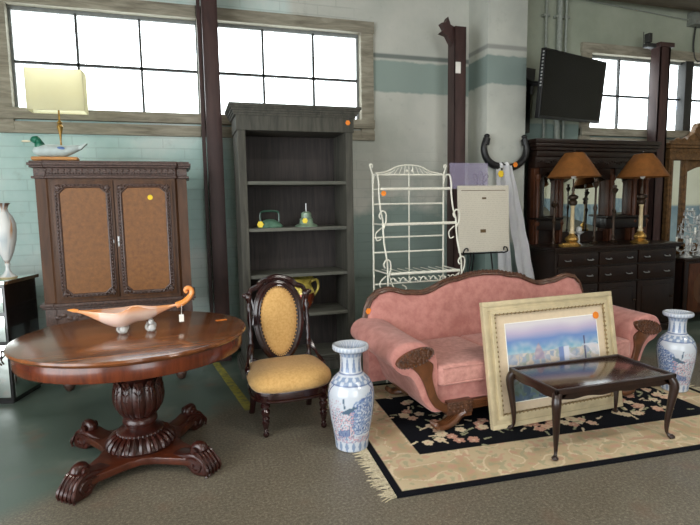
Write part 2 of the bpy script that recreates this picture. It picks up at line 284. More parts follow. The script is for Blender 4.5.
# ------------------------------------------------------------------ mesh helpers
class B:
    def __init__(s): s.bm = bmesh.new()
    def box(s, x0, x1, y0, y1, z0, z1, bev=0.0, mat=None):
        t = bmesh.new(); bmesh.ops.create_cube(t, size=1)
        bmesh.ops.scale(t, vec=(x1 - x0, y1 - y0, z1 - z0), verts=t.verts)
        bmesh.ops.translate(t, vec=((x0 + x1) / 2, (y0 + y1) / 2, (z0 + z1) / 2), verts=t.verts)
        if bev: bmesh.ops.bevel(t, geom=list(t.edges), offset=bev, segments=2, affect='EDGES', profile=0.6)
        return s.add(t, mat)
    def add(s, t, mat=None):
        if mat is not None: bmesh.ops.transform(t, matrix=mat, verts=t.verts)
        vs = [s.bm.verts.new(v.co) for v in t.verts]; t.verts.index_update()
        for f in t.faces:
            try: s.bm.faces.new([vs[v.index] for v in f.verts])
            except ValueError: pass
        t.free(); return s
    def lathe(s, prof, seg=32, c=(0, 0, 0), mat=None, lobes=0, amp=0.0, lob=(0, 9)):
        t = bmesh.new(); rows = []
        for r, z in prof:
            row = []
            for k in range(seg):
                a = 2 * PI * k / seg
                rr = r
                if lobes and lob[0] <= z <= lob[1]: rr = r * (1 + amp * abs(math.sin(lobes * a / 2)))
                row.append(t.verts.new((rr * math.cos(a), rr * math.sin(a), z)))
            rows.append(row)
        for i in range(len(rows) - 1):
            for k in range(seg):
                t.faces.new((rows[i][k], rows[i][(k + 1) % seg], rows[i + 1][(k + 1) % seg], rows[i + 1][k]))
        if prof[0][0] > 1e-5: t.faces.new(list(reversed(rows[0])))
        if prof[-1][0] > 1e-5: t.faces.new(rows[-1])
        bmesh.ops.remove_doubles(t, verts=t.verts, dist=1e-6)
        bmesh.ops.translate(t, vec=c, verts=t.verts)
        return s.add(t, mat)
    def tube(s, pts, r, seg=8, closed=False, flat=1.0, up=Vector((0, 0, 1)), mat=None):
        pts = [Vector(q) for q in pts]; n = len(pts); t = bmesh.new(); rows = []
        rr = r if isinstance(r, (list, tuple)) else [r] * n
        prev = None
        for i in range(n):
            a = pts[(i - 1) % n] if (closed or i > 0) else pts[i]
            b = pts[(i + 1) % n] if (closed or i < n - 1) else pts[i]
            d = (b - a).normalized() if (b - a).length > 1e-9 else Vector((0, 0, 1))
            if prev is None:
                u = up - d * up.dot(d)
                if u.length < 0.05: u = Vector((0, 1, 0)) - d * d.y
                if u.length < 0.05: u = Vector((1, 0, 0)) - d * d.x
            else: u = prev - d * prev.dot(d)
            if u.length < 1e-6: u = d.orthogonal()
            u.normalize(); prev = u; w = d.cross(u)
            rows.append([t.verts.new(pts[i] + (u * math.cos(2 * PI * k / seg) * flat + w * math.sin(2 * PI * k / seg)) * rr[i]) for k in range(seg)])
        m_ = n if closed else n - 1
        for i in range(m_):
            A, D = rows[i], rows[(i + 1) % n]
            for k in range(seg): t.faces.new((A[k], A[(k + 1) % seg], D[(k + 1) % seg], D[k]))
        if not closed:
            t.faces.new(list(reversed(rows[0]))); t.faces.new(rows[-1])
        return s.add(t, mat)
    def prism(s, poly, a, b, axis='y', bev=0.0, mat=None):
        t = bmesh.new()
        def P(u, v, w):
            return {'y': (u, w, v), 'x': (w, u, v), 'z': (u, v, w)}[axis]
        A = [t.verts.new(P(u, v, a)) for u, v in poly]; D = [t.verts.new(P(u, v, b)) for u, v in poly]
        n = len(poly)
        f1 = t.faces.new(A); f2 = t.faces.new(list(reversed(D)))
        for i in range(n): t.faces.new((A[i], D[i], D[(i + 1) % n], A[(i + 1) % n]))
        bmesh.ops.recalc_face_normals(t, faces=t.faces)
        if bev:
            ed = [e for e in t.edges if (abs(Vector(e.verts[0].co - e.verts[1].co)['xyz'.index(axis)]) < 1e-6)]
            bmesh.ops.bevel(t, geom=ed, offset=bev, segments=3, affect='EDGES', profile=0.5)
        return s.add(t, mat)
    def ball(s, c, r, sc=(1, 1, 1), sub=1, mat=None):
        t = bmesh.new(); bmesh.ops.create_icosphere(t, subdivisions=sub, radius=r)
        bmesh.ops.scale(t, vec=sc, verts=t.verts); bmesh.ops.translate(t, vec=c, verts=t.verts)
        return s.add(t, mat)
    def grid(s, fn, nu, nv, closed_u=False):
        rows = [[s.bm.verts.new(fn(i / nu if closed_u else i / (nu - 1), j / (nv - 1))) for i in range(nu)] for j in range(nv)]
        for j in range(nv - 1):
            for i in range(nu if closed_u else nu - 1):
                s.bm.faces.new((rows[j][i], rows[j][(i + 1) % nu], rows[j + 1][(i + 1) % nu], rows[j + 1][i]))
        return s
    def obj(s, name, mat, parent=None, smooth=None, label=None, paint=None, loc=None):
        bmesh.ops.recalc_face_normals(s.bm, faces=s.bm.faces)
        me = bpy.data.meshes.new(name); s.bm.to_mesh(me); s.bm.free()
        me.materials.append(M[mat] if isinstance(mat, str) else mat)
        o = bpy.data.objects.new(name, me); C.objects.link(o)
        if parent is not None: o.parent = parent
        if loc: o.location = loc
        ang = math.radians(40 if smooth is None else smooth)
        for f in me.polygons: f.use_smooth = True
        me.update()
        me.set_sharp_from_angle(angle=ang)
        if label: o['label'] = label
        if paint:
            at = me.color_attributes.new('paint', 'FLOAT_COLOR', 'POINT')
            buf = []
            for v in me.vertices: buf.extend(paint(v.co))
            at.data.foreach_set('color', buf)
        return o

def thing(name, label, cat, loc=(0, 0, 0), rotz=0.0, group=None):
    o = bpy.data.objects.new(name, None); C.objects.link(o); o.location = loc; o.rotation_euler = (0, 0, rotz)
    o.empty_display_size = 0.1
    o['label'] = label; o['category'] = cat
    if group: o['group'] = group
    return o
def tag(o, label, cat, group=None):
    o['label'] = label; o['category'] = cat
    if group: o['group'] = group
    return o
def struct(o): o['kind'] = 'structure'; return o
def copy_tree(o, parent=None):
    c = o.copy(); C.objects.link(c)
    if parent is not None: c.parent = parent
    for ch in list(o.children): copy_tree(ch, c)
    return c
def spline(pts, n=8):
    pts = [Vector(q) for q in pts]; out = []
    P_ = [pts[0]] + pts + [pts[-1]]
    for i in range(1, len(P_) - 2):
        for k in range(n):
            t = k / n; a, b, c, d = P_[i - 1], P_[i], P_[i + 1], P_[i + 2]
            out.append(0.5 * ((2 * b) + (c - a) * t + (2 * a - 5 * b + 4 * c - d) * t * t + (3 * b - a - 3 * c + d) * t ** 3))
    out.append(pts[-1]); return out
def spl2(pts, n=8): return [(v.x, v.y) for v in spline([(a, b, 0) for a, b in pts], n)]
def lerp(a, b, t): return tuple(x + (y - x) * t for x, y in zip(a, b))
def disc(parent, name, c, r, normal='y', mat='orange', six=False, label=None, thick=0.003, printed=True):
    b = B(); n = 6 if six else 16
    rot = {'y': Matrix.Rotation(PI / 2, 4, 'X'), 'z': Matrix.Identity(4)}[normal] if isinstance(normal, str) else normal
    b.lathe([(0, 0), (r, 0), (r, thick), (0, thick)], n, mat=Matrix.Translation(c) @ rot)
    o = b.obj(name, mat, parent, label=label)
    return o

# ------------------------------------------------------------------ camera
f_px, yaw, pit, rol = 520.0, math.radians(17.2), math.radians(6.35), math.radians(0.89)
Fv = Vector((math.sin(yaw) * math.cos(pit), math.cos(yaw) * math.cos(pit), -math.sin(pit)))
R0 = Vector((math.cos(yaw), -math.sin(yaw), 0)); U0 = R0.cross(Fv)
Rv = R0 * math.cos(rol) - U0 * math.sin(rol); Uv = R0 * math.sin(rol) + U0 * math.cos(rol)
cam = bpy.data.cameras.new('camera'); co = bpy.data.objects.new('camera', cam); C.objects.link(co)
co.matrix_world = Matrix(((Rv.x, Uv.x, -Fv.x, 0), (Rv.y, Uv.y, -Fv.y, 0), (Rv.z, Uv.z, -Fv.z, 1.6), (0, 0, 0, 1)))
cam.sensor_width = 36; cam.lens = 36 * f_px / 700; cam.clip_start = 0.05; SC.camera = co

# ------------------------------------------------------------------ room shell
XL, XR, YF, YB, ZC = -4.0, 10.0, -5.5, 5.8, 4.26
b = B(); b.box(XL - .2, XR + .2, YF - .2, YB + .35, -0.2, 0); struct(b.obj('floor', 'floor'))
b = B(); b.box(XL - .2, XR + .2, YF - .2, YB + .35, ZC, ZC + 0.15); struct(b.obj('ceiling', 'ceiling'))
wins = [(-1.56, 0.22, 2.50, 3.54), (0.30, 1.98, 2.50, 3.54), (5.10, 8.6, 2.50, 3.54)]
b = B(); x = XL
b.box(XL, XR, YB, YB + .25, 0, 2.50); b.box(XL, XR, YB, YB + .25, 3.54, ZC)
for w in wins: b.box(x, w[0], YB, YB + .25, 2.50, 3.54); x = w[1]
b.box(x, XR, YB, YB + .25, 2.50, 3.54)
struct(b.obj('wall_back', 'wall'))
b = B(); b.box(XL - .2, XL, YF, -4.6, 0, ZC); b.box(XL - .2, XL, 2.6, YB + .25, 0, ZC); b.box(XL - .2, XL, -4.6, 2.6, 3.7, ZC); struct(b.obj('wall_left', 'side_wall'))
b = B(); b.box(XR, XR + .2, YF, YB + .25, 0, ZC); struct(b.obj('wall_right', 'side_wall'))
b = B(); b.box(XL, 0.0, YF - .2, YF, 0, ZC); b.box(3.2, XR, YF - .2, YF, 0, ZC); b.box(0.0, 3.2, YF - .2, YF, 3.0, ZC); struct(b.obj('wall_front', 'side_wall'))
# roof beam near the right end of the wall
b = B(); b.box(4.0, XR, 5.3, 5.62, 4.12, 4.26); struct(b.obj('trim_1', 'ceiling'))

def window(n, x0, x1, mull, nb=1):
    t = bpy.data.objects.new('window_%d' % n, None); C.objects.link(t); t.location = (0, YB, 0); struct(t)
    fr = B()
    fr.box(x0 - .13, x1 + (.13 if n != 3 else .1), -.045, .10, 3.515, 3.64, .004)
    fr.box(x0 - .12, x0 + .03, -.04, .10, 2.36, 3.52, .004)
    fr.box(x1 - .03, x1 + .12, -.04, .10, 2.36, 3.52, .004)
    fr.obj('window_frame', 'old_board', t)
    sl = B(); sl.box(x0 - .12, x1 + .12, -.07, .12, 2.46, 2.56, .004); sl.box(x0 - .13, x1 + .13, -.035, .01, 2.33, 2.44, .004); sl.obj('window_sill', 'old_board', t)
    s = B(); s.box(x0 + .03, x1 - .03, .05, .08, 3.48, 3.52); s.box(x0 + .03, x0 + .055, .05, .08, 2.56, 3.49); s.box(x1 - .055, x1 - .03, .05, .08, 2.56, 3.49)
    s.obj('sash', 'sash', t)
    g = B()
    for mx_ in mull: g.box(mx_ - .011, mx_ + .011, .045, .085, 2.56, 3.49)
    g.box(x0 + .05, x1 - .05, .045, .085, 2.995, 3.02); g.obj('muntin', 'muntin', t)
    pn = B(); pn.box(x0 + .04, x1 - .04, .062, .068, 2.55, 3.50); pn.obj('pane', 'pane', t)
    return t
w1 = window(1, -1.56, 0.22, (-0.955, -0.375))
w2 = window(2, 0.30, 1.98, (0.862, 1.42))
w3 = window(3, 5.10, 8.6, (5.66, 6.22, 7.4, 8.0))
g = B(); g.box(6.74, 6.88, -.03, .1, 2.5, 3.54, .003); g.obj('window_post', 'muntin', w3)

# steel pillars and the concrete column
def pillar(n, x0, x1, y0, y1, z1):
    b = B(); b.box(x0, x0 + .03, y0, y1, 0, z1, .002); b.box(x1 - .03, x1, y0, y1, 0, z1, .002)
    b.box(x0 + .02, x1 - .02, y0 + (y1 - y0) * .25, y0 + (y1 - y0) * .6, 0, z1)
    b.box(x0, x1, y0, y0 + .02, 0, z1, .002)
    o = struct(b.obj('trim_%d' % n, 'pillar')); return o
pillar(2, 0.222, 0.368, 5.42, 5.62, ZC)
b = B(); b.box(.18, .215, 5.62, 5.70, 0, ZC); struct(b.obj('trim_3', 'pillar'))
pl = pillar(4, 2.885, 3.02, 5.30, 5.47, 3.52)
b = B(); b.box(2.89, 2.95, 5.292, 5.30, 3.02, 3.14, .001); b.obj('number_plate', 'tag', pl, label='small white plate')
b = B(); b.prism([(2.88, 3.34), (2.82, 3.44), (2.74, 3.46), (2.79, 3.50), (2.75, 3.56), (2.80, 3.57), (2.83, 3.63), (2.86, 3.55), (2.93, 3.52)], 5.36, 5.44); b.obj('torn_bracket', 'pillar', pl)
pr = pillar(5, 5.97, 6.15, 5.50, 5.64, 3.60)
b = B(); b.box(5.95, 6.19, 5.48, 5.66, 3.58, 3.635, .004); b.obj('cap_plate', 'pillar', pr)
b = B(); b.box(3.34, 3.86, 5.38, 5.81, 0, ZC, .004); struct(b.obj('trim_6', 'column'))

# pipes at the wall
def pipe(x, r, z0, z1, label):
    b = B(); b.tube([(x, 5.75, z0), (x, 5.75, z1)], r, 10)
    for z in (z0 + .5, 3.9): b.box(x - r - .03, x + r + .03, 5.74, 5.80, z, z + .03)
    tag(b.obj('wall_pipe', 'pipe'), label, 'pipe')
pipe(4.40, .018, 0, ZC, 'thin pale pipe nearest the concrete column, running up behind the television')
pipe(4.60, .036, 0, ZC, 'thick pale pipe running up the wall behind the television')
pipe(4.70, .016, 0, ZC, 'thin pipe close against the right of the thick pipe behind the television')
b = B(); b.box(6.74, 7.0, 5.66, 5.80, 3.98, 4.16, .006)
jb = tag(b.obj('junction_box', 'grey_box'), 'grey electrical box high on the wall above the right window', 'electrical box')
b = B(); b.tube(spline([(6.86, 5.76, 3.99), (6.84, 5.76, 3.7), (6.93, 5.76, 3.52), (7.3, 5.76, 3.5 + .14)], 6), .012, 6); b.obj('cable', 'muntin', jb)
sl = thing('security_light', 'small dark lamp bracket on top of the right brown pillar', 'light', (5.86, 5.58, 3.60))
b = B(); b.box(-.05, .115, -.04, .05, -.02, .03, .01); b.box(-.03, .03, -.03, .05, .04, .16, .012); b.obj('housing', 'muntin', sl)
b = B(); b.tube([(-.09, 0, 0), (-.09, 0, .17)], .005, 6); b.box(-.09, -.04, -.005, .005, 0, .01); b.obj('antenna', 'muntin', sl)
b = B(); b.tube([(4.7, 5.775, 4.18), (7.9, 5.775, 3.98 + .02)], .009, 6); tag(b.obj('wall_cable', 'pipe'), 'thin cable sagging along the top of the wall above the right window', 'cable')

# ------------------------------------------------------------------ yellow stripe
b = B(); b.prism([(0.17, 5.40), (0.24, 5.40), (0.435, 4.02), (0.36, 4.02)], 0, .003, 'z'); tag(b.obj('floor_stripe', 'tape'), 'worn yellow painted stripe on the floor between table and bookcase', 'floor stripe')

# ------------------------------------------------------------------ armoire
ar = thing('armoire', 'tall carved two-door wooden armoire with tan panels under the left window', 'armoire', (-.595, 5.16, 0))
b = B(); b.prism([(-.60, .25), (-.60, -.225), (-.52, -.225), (-.50, -.25), (.50, -.25), (.52, -.225), (.60, -.225), (.60, .25)], .80, 1.86, 'z'); b.obj('carcass', 'armoire_wood', ar)
b = B()
def armoire_outline(e): return [(-.60 - e, .25), (-.60 - e, -.225 - e), (-.52 - e * .4, -.225 - e), (-.505 - e * .4, -.25 - e), (.505 + e * .4, -.25 - e), (.52 + e * .4, -.225 - e), (.60 + e, -.225 - e), (.60 + e, .25)]
for z0, z1, e in ((1.855, 1.875, .022), (1.875, 1.945, .006), (1.945, 1.962, .03), (1.962, 1.985, .042), (1.985, 2.0, .028)): b.prism(armoire_outline(e), z0, z1, 'z', .004)
for k in range(46):
    x_ = -.51 + k * 1.02 / 45
    b.ball((x_, -.262, 1.895), .009, sub=1)
    if k % 2 == 0: b.ball((x_, -.260, 1.922), .013, (1, .6, 1), sub=1)
b.obj('cornice', 'armoire_dark', ar)
b = B()
for z0, z1, e in ((.77, .80, .03), (.75, .77, .018), (.60, .75, 0)): b.prism(armoire_outline(e), z0, z1, 'z', .004)
for k in range(24):
    x_ = -.5 + k * 1.0 / 23; b.ball((x_, -.252, .675 + .02 * math.sin(k * 1.7)), .026, (1, .5, .8), 1)
b.obj('apron', 'armoire_dark', ar)
for sx in (-1, 1):
    for sy in (-.17, .19):
        b = B(); b.lathe([(0.012, 0), (.03, .012), (.05, .05), (.052, .075), (.035, .11), (.025, .13), (.045, .15), (.05, .17), (.03, .20), (.028, .24), (.05, .32), (.055, .40), (.035, .48), (.05, .52), (.055, .60)], 18, (sx * .47, sy, 0)); b.obj('leg', 'armoire_dark', ar)
b = B(); b.box(-.46, .46, .14, .18, .16, .20, .006); b.obj('stretcher', 'armoire_dark', ar)
for sx in (-1, 1):
    dx0, dx1 = (-.475, -.004) if sx < 0 else (.004, .475)
    d = B(); d.box(dx0, dx1, -.268, -.249, .83, 1.835, .003)
    do = d.obj('door', 'armoire_wood', ar)
    cx = (dx0 + dx1) / 2; z0, z1 = .87, 1.785; hw = .185; nt_ = .055
    oc = [(cx - hw, z0 + nt_), (cx - hw + nt_, z0), (cx + hw - nt_, z0), (cx + hw, z0 + nt_), (cx + hw, z1 - nt_), (cx + hw - nt_, z1), (cx - hw + nt_, z1), (cx - hw, z1 - nt_)]
    b = B(); b.prism(oc, -.272, -.266); b.obj('panel', 'burl', do, label='tan burl veneer panel')
    b = B(); b.tube([(x_, -.272, z_) for x_, z_ in oc], .011, 8, True)
    oo = [(cx + (x_ - cx) * 1.14, (z0 + z1) / 2 + (z_ - (z0 + z1) / 2) * 1.035) for x_, z_ in oc]
    b.tube([(x_, -.268, z_) for x_, z_ in oo], .007, 6, True)
    for i in range(8):
        p0 = Vector((oc[i][0], 0, oc[i][1])); p1 = Vector((oc[(i + 1) % 8][0], 0, oc[(i + 1) % 8][1])); L = (p1 - p0).length; nn = max(2, int(L / .028))
        for k in range(nn):
            q = p0.lerp(p1, (k + .5) / nn); q2 = Vector((cx + (q.x - cx) * 1.075, 0, (z0 + z1) / 2 + (q.z - (z0 + z1) / 2) * 1.018)); b.ball((q2.x, -.273, q2.z), .012, sub=1)
    for ax in (-1, 1):
        for az in (0, 1):
            c_ = (cx + ax * (hw + .002), -.27, (z0 + .008) if az == 0 else (z1 - .008))
            b.ball(c_, .024, (1, .4, 1), 2)
            for k in range(5):
                a = k * 2 * PI / 5; b.ball((c_[0] + .02 * math.cos(a), -.274, c_[2] + .02 * math.sin(a)), .009, sub=1)
    b.obj('moulding', 'armoire_dark', do)
    b = B()
    if sx > 0: b.box(.010, .022, -.274, -.268, 1.27, 1.36, .002); b.ball((.016, -.278, 1.31), .008, sub=2)
    else: b.box(-.03, -.02, -.274, -.268, 1.30, 1.33, .002)
    b.obj('escutcheon', 'silver', do)
disc(ar, 'price_sticker', (.29, -.2725, 1.69), .022, 'y', 'sticker_yellow', label='round yellow price sticker')

# duck decoy on the armoire
dk = thing('duck_decoy', 'green-headed duck decoy on a light wooden base on top of the armoire', 'duck decoy', (-1.055, 5.03, 2.0))
dk.scale = (.86, .86, .86)
b = B(); b.prism([(-.19 , -.07), (.21, -.07), (.22, 0), (.21, .07), (-.19, .07), (-.2, 0)], .012, .045, 'z', .008); b.box(-.17, -.11, -.05, .05, 0, .014); b.box(.12, .18, -.05, .05, 0, .014); b.obj('base', 'oak', dk)
def duckbody(u, v):
    t = u; x_ = -.19 + .46 * t
    w = .075 * math.sin(PI * min(1, t * 1.02) ** .75) ** .6 + .002; h = .062 * math.sin(PI * min(1, t) ** .7) ** .6 + .002
    zc = .105 + .045 * max(0, t - .65) / .35; a = 2 * PI * v
    return (x_, w * math.cos(a), zc + h * math.sin(a))
b = B(); b.grid(duckbody, 24, 20); b.obj('body', 'duck_body', dk)
b = B(); b.tube(spline([(-.12, 0, .13), (-.125, 0, .18), (-.14, 0, .205), (-.17, 0, .21), (-.20, 0, .205)], 4), [.045] * 4 + [.04, .035, .033, .033] + [.038, .042, .042, .04] + [.036, .032, .025, .015, .008][:5], 12); b.obj('head', 'duck_green', dk)
b = B(); b.ball((-.235, 0, .195), .04, (1.1, .5, .28), 2); b.obj('bill', 'duck_bill', dk)
b = B(); b.ball((.07, -.062, .125), .03, (1.3, .3, .6), 2); b.obj('wing_patch', 'duck_blue', dk)
b = B(); b.prism([(.2, .13), (.285, .185), (.30, .18), (.24, .12)], -.03, .03, 'y'); b.obj('tail', 'duck_body', dk)

# lamp behind the duck
lp = thing('table_lamp', 'lamp with a wide cream rectangular shade on a slim metal stem behind the duck', 'lamp', (-1.045, 5.27, 2.0))
b = B(); b.lathe([(.075, 0), (.075, .012), (.03, .03), (.012, .06), (.007, .20), (.010, .26), (.02, .30), (.028, .325), (.016, .345), (.024, .36), (.008, .38), (.006, .75)], 18); b.obj('stem', 'brass', lp)
b = B()
for (x0_, x1_, y0_, y1_) in ((-.225, .225, -.10, -.096), (-.225, .225, .096, .10), (-.225, -.221, -.096, .096), (.221, .225, -.096, .096)): b.box(x0_, x1_, y0_, y1_, .455, .80)
b.tube([(-.225, -.10, .457), (.225, -.10, .457), (.225, .10, .457), (-.225, .10, .457)], .004, 5, True); b.tube([(-.225, -.10, .80), (.225, -.10, .80), (.225, .10, .80), (-.225, .10, .80)], .004, 5, True)
b.obj('lamp_shade', 'cream_shade', lp)
b = B()
for k in range(3): b.tube([(0, 0, .745), ((-.22, .22, 0)[k], (0, 0, .097)[k], .79)], .003, 5)
b.ball((0, 0, .58), .03, (1, 1, 1.4), 2); b.tube([(0, 0, .38), (0, 0, .75)], .005, 6); b.obj('harp', 'brass', lp)

# mirrored cabinet and urn at the far left
mc = thing('mirrored_chest', 'mirrored side chest with dark side at the left edge of the photo', 'chest', (-1.44, 4.79, 0), math.radians(-16))
b = B(); b.box(-.58, -.004, .004, .44, .03, 1.0, .002); b.obj('carcass', 'chest_black', mc)
b = B()
for (x0, x1, z0, z1) in ((-.55, -.30, .06, .50), (-.28, -.02, .06, .50), (-.55, -.02, .53, .74), (-.55, -.02, .77, .97)): b.box(x0, x1, -.004, .006, z0, z1, .003)
b.obj('drawer_mirror', 'mirror', mc)
b = B(); b.box(-.006, .002, .03, .42, .05, .52, .002); b.obj('side_mirror', 'mirror', mc)
b = B(); b.box(-.62, .02, -.03, .46, 1.0, 1.03, .004); b.obj('top', 'mirror', mc)
b = B(); b.box(-.57, -.02, .02, .42, 0, .04)
b.obj('plinth', 'chest_black', mc)
b = B(); b.tube(spline([(-.06, -.012, .46), (-.05, -.03, .42), (-.085, -.03, .38), (-.06, -.02, .34)], 5), .007, 6); b.obj('handle', 'bronze', mc)

def urn_paint(v):
    base = rgb(226, 228, 226)[:3]; a = math.atan2(v.y, v.x); z = v.z
    c = base
    if z > .60: c = rgb(120, 92, 78)[:3]
    if .575 < z < .60 or (.12 < z < .15): c = rgb(176, 150, 132)[:3]
    n = noise.noise(Vector((math.cos(a) * 3, math.sin(a) * 3, z * 14)))
    if .36 < z < .47 and abs(a + .9) < .35 and n > .1: c = rgb(206, 160, 120)[:3]
    elif n > .3: c = rgb(196, 206, 210)[:3]
    if z < .02: c = rgb(214, 196, 150)[:3]
    return (*c, 1)
b = B(); b.lathe([(0, 0), (.062, 0), (.068, .012), (.06, .022), (.035, .04), (.018, .07), (.015, .10), (.022, .12), (.016, .135), (.03, .16), (.055, .22), (.08, .32), (.088, .40), (.086, .46), (.065, .52), (.042, .55), (.034, .58), (.045, .61), (.06, .625), (.05, .628), (.0, .56)][0:21], 48)
u_ = b.obj('urn_vase', 'porcelain', None, paint=urn_paint, loc=(-1.455, 4.97, 1.03)); tag(u_, 'tall slim white porcelain urn with gold decoration on the mirrored chest', 'vase')

# ------------------------------------------------------------------ bookcase
bk = thing('bookcase', 'tall weathered grey open bookcase with crown moulding below the second window', 'bookcase', (1.0, 4.83, 0))
for sx in (-1, 1): b = B(); b.box(min(sx * .54, sx * .47), max(sx * .54, sx * .47), 0.0, .46, .12, 2.30, .003); b.obj('side_panel', 'shelf_wood', bk)
b = B(); b.box(-.48, .48, .43, .455, .1, 2.32); b.obj('back_panel', 'shelf_back', bk)
for z in (.14, .566, .955, 1.394, 1.826): b = B(); b.box(-.475, .475, .015, .44, z - .032, z, .003); b.obj('shelf', 'shelf_board', bk)
b = B(); b.box(-.55, .55, -.012, .46, 2.28, 2.42, .003); b.box(-.52, .52, .01, .45, 2.2801, 2.30); b.obj('header', 'shelf_wood', bk)
b = B()
for z0, z1, e in ((2.41, 2.43, .008), (2.43, 2.45, .018), (2.45, 2.47, .03), (2.47, 2.485, .042), (2.485, 2.51, .052)): b.box(-.56 - e, .56 + e, -.015 - e, .46, z0, z1, .004)
b.obj('crown_moulding', 'shelf_wood', bk)
b = B()
for z0, z1, e in ((0, .09, .045), (.09, .11, .03), (.11, .125, .015)): b.box(-.54 - e, .54 + e, -e, .46, z0, z1, .003)
b.obj('plinth', 'shelf_wood', bk)
disc(bk, 'price_sticker', (.49, -.0155, 2.37), .025, 'y', 'orange', True, 'orange price sticker')

# things on its shelves
ir = thing('flat_iron', 'dark green lidded iron with a loop handle and yellow tag on the bookcase shelf', 'iron', (.745, 4.97, 1.394))
b = B(); b.lathe([(.11, 0), (.115, .012), (.10, .03), (.07, .06), (.035, .078), (0, .082)], 24, mat=Matrix.Diagonal((1.1, .75, 1, 1))); b.obj('body', 'verdigris', ir)
b = B(); b.tube(spline([(-.085, 0, .03), (-.09, 0, .11), (-.075, 0, .15), (0, 0, .158), (.075, 0, .15), (.09, 0, .11), (.085, 0, .03)], 4), .010, 8); b.obj('handle', 'dark_green', ir)
disc(ir, 'price_tag', (-.10, -.075, .035), .032, 'y', 'yellow_tag', True, 'yellow paper tag')
ins = thing('glass_insulator', 'pale green bell-shaped insulator with a metal pin and yellow tag on the bookcase shelf', 'insulator', (1.10, 4.97, 1.394))
b = B(); b.lathe([(.11, 0), (.112, .012), (.095, .022), (.07, .03), (.062, .06), (.066, .075), (.05, .085), (.048, .13), (.03, .145), (0, .148)], 24); b.obj('bell', 'pale_green', ins)
b = B(); b.tube([(0, 0, .14), (0, 0, .225)], .006, 8); b.obj('pin', 'silver', ins)
disc(ins, 'price_tag', (-.03, -.078, .06), .028, 'y', 'yellow_tag', True, 'yellow paper tag')
jr = thing('glazed_jug', 'brown and gold glazed pot with ruffled rim on the low bookcase shelf behind the chair', 'pot', (1.02, 5.02, .566))
b = B(); b.lathe([(0, 0), (.09, 0), (.10, .01), (.14, .08), (.155, .15), (.145, .20), (.12, .235), (.10, .25), (0.0, .22)], 32); b.obj('body', 'copper_glaze', jr)
b = B(); b.lathe([(.151, .18), (.150, .20), (.130, .24), (.108, .27), (.125, .30), (.15, .325), (.142, .325), (.10, .28), (.095, .25), (.13, .215), (.147, .175)], 40, lobes=10, amp=.08, lob=(.26, .4)); b.obj('rim', 'gold_glaze', jr)
b = B(); b.tube(spline([(.10, -.02, .27), (.17, -.03, .30), (.19, -.03, .22), (.145, -.02, .14)], 5), .013, 8); b.obj('handle', 'gold_glaze', jr)

# ------------------------------------------------------------------ round pedestal table
tb = thing('pedestal_table', 'round mahogany table on a carved urn pedestal with four scroll feet', 'table', (-.350, 3.45, 0), math.radians(5))
def fit_top(b): bmesh.ops.transform(b.bm, matrix=Matrix.Translation((-.005, .13, 0)) @ Matrix.Diagonal((1.025, .965, 1, 1)), verts=b.bm.verts)
b = B(); b.lathe([(0, .765), (.675, .765), (.69, .775), (.695, .785), (.69, .797), (.68, .80), (0, .80)], 96); fit_top(b); b.obj('tabletop', 'table_top', tb)
b = B(); b.lathe([(.60, .765), (.66, .765), (.667, .74), (.667, .685), (.661, .675), (.60, .675)], 96); bmesh.ops.delete(b.bm, geom=[f for f in b.bm.faces if len(f.verts) > 4], context='FACES')
b.lathe([(.0, .755), (.61, .755), (.61, .766), (0, .766)], 48); fit_top(b); b.obj('apron', 'crotch', tb)
def plat(r):
    out = []
    for q in range(4):
        a0 = PI / 4 + q * PI / 2
        for t in (-1, 1): out.append((a0 + t * .13, r))
        out += [(a0 + .45, r * .60), (a0 + PI / 4, r * .50), (a0 + PI / 2 - .45, r * .60)]
    return [(rr * math.cos(a), rr * math.sin(a)) for a, rr in out]
ped = B()
ped.lathe([(.20, .755), (.20, .70), (.12, .68), (.085, .65), (.085, .63), (.12, .62), (.13, .60), (.12, .58), (.09, .57), (.085, .56)], 40)
ped.lathe([(.085, .56), (.115, .53), (.142, .47), (.146, .42), (.138, .37), (.112, .325), (.085, .30)], 60)
for k in range(12):
    a = k * PI / 6
    pts = spl2([(.10, .305), (.145, .35), (.162, .41), (.158, .47), (.150, .51), (.168, .545)], 4)
    P3 = [Vector((r * math.cos(a), r * math.sin(a), z)) for r, z in pts]; nn = len(P3)
    ped.tube(P3, [.016 + .026 * math.sin(PI * min(1, .15 + .8 * i / nn)) for i in range(nn)], 8, up=Vector((math.cos(a), math.sin(a), 0)), flat=.35)
    ped.tube([p_ * 1.0 + Vector((.012 * math.cos(a), .012 * math.sin(a), 0)) for p_ in P3], .006, 6)
    for q in range(2, nn - 4, 3):
        for sg in (-1, 1):
            tv = Vector((-math.sin(a), math.cos(a), 0)) * sg; e_ = Vector((math.cos(a), math.sin(a), 0))
            ped.tube([P3[q] + e_ * .012, P3[q] + tv * .018 + e_ * .012 + Vector((0, 0, .018)), P3[q] + tv * .03 + e_ * .004 + Vector((0, 0, .03))], .005, 5)
ped.lathe([(.08, .305), (.105, .295), (.12, .28), (.122, .26), (.108, .245), (.105, .235), (.12, .225), (.15, .215), (.165, .20), (.165, .185)], 48)
for k in range(34): a = k * PI / 17; ped.ball((.160 * math.cos(a), .160 * math.sin(a), .197), .011, sub=1)
ped.lathe([(.10, .19), (.165, .185), (.195, .165), (.228, .13), (.235, .115), (.228, .10), (.1, .10)], 60)
for k in range(28):
    a = k * PI / 14; ped.tube([(r * math.cos(a), r * math.sin(a), z) for r, z in ((.165, .187), (.198, .168), (.228, .135), (.236, .113))], [.010, .016, .02, .014], 6)
bmesh.ops.scale(ped.bm, vec=(.86, .86, 1), verts=[v for v in ped.bm.verts if v.co.z < .6])
ped.obj('pedestal', 'carved_mahogany', tb)
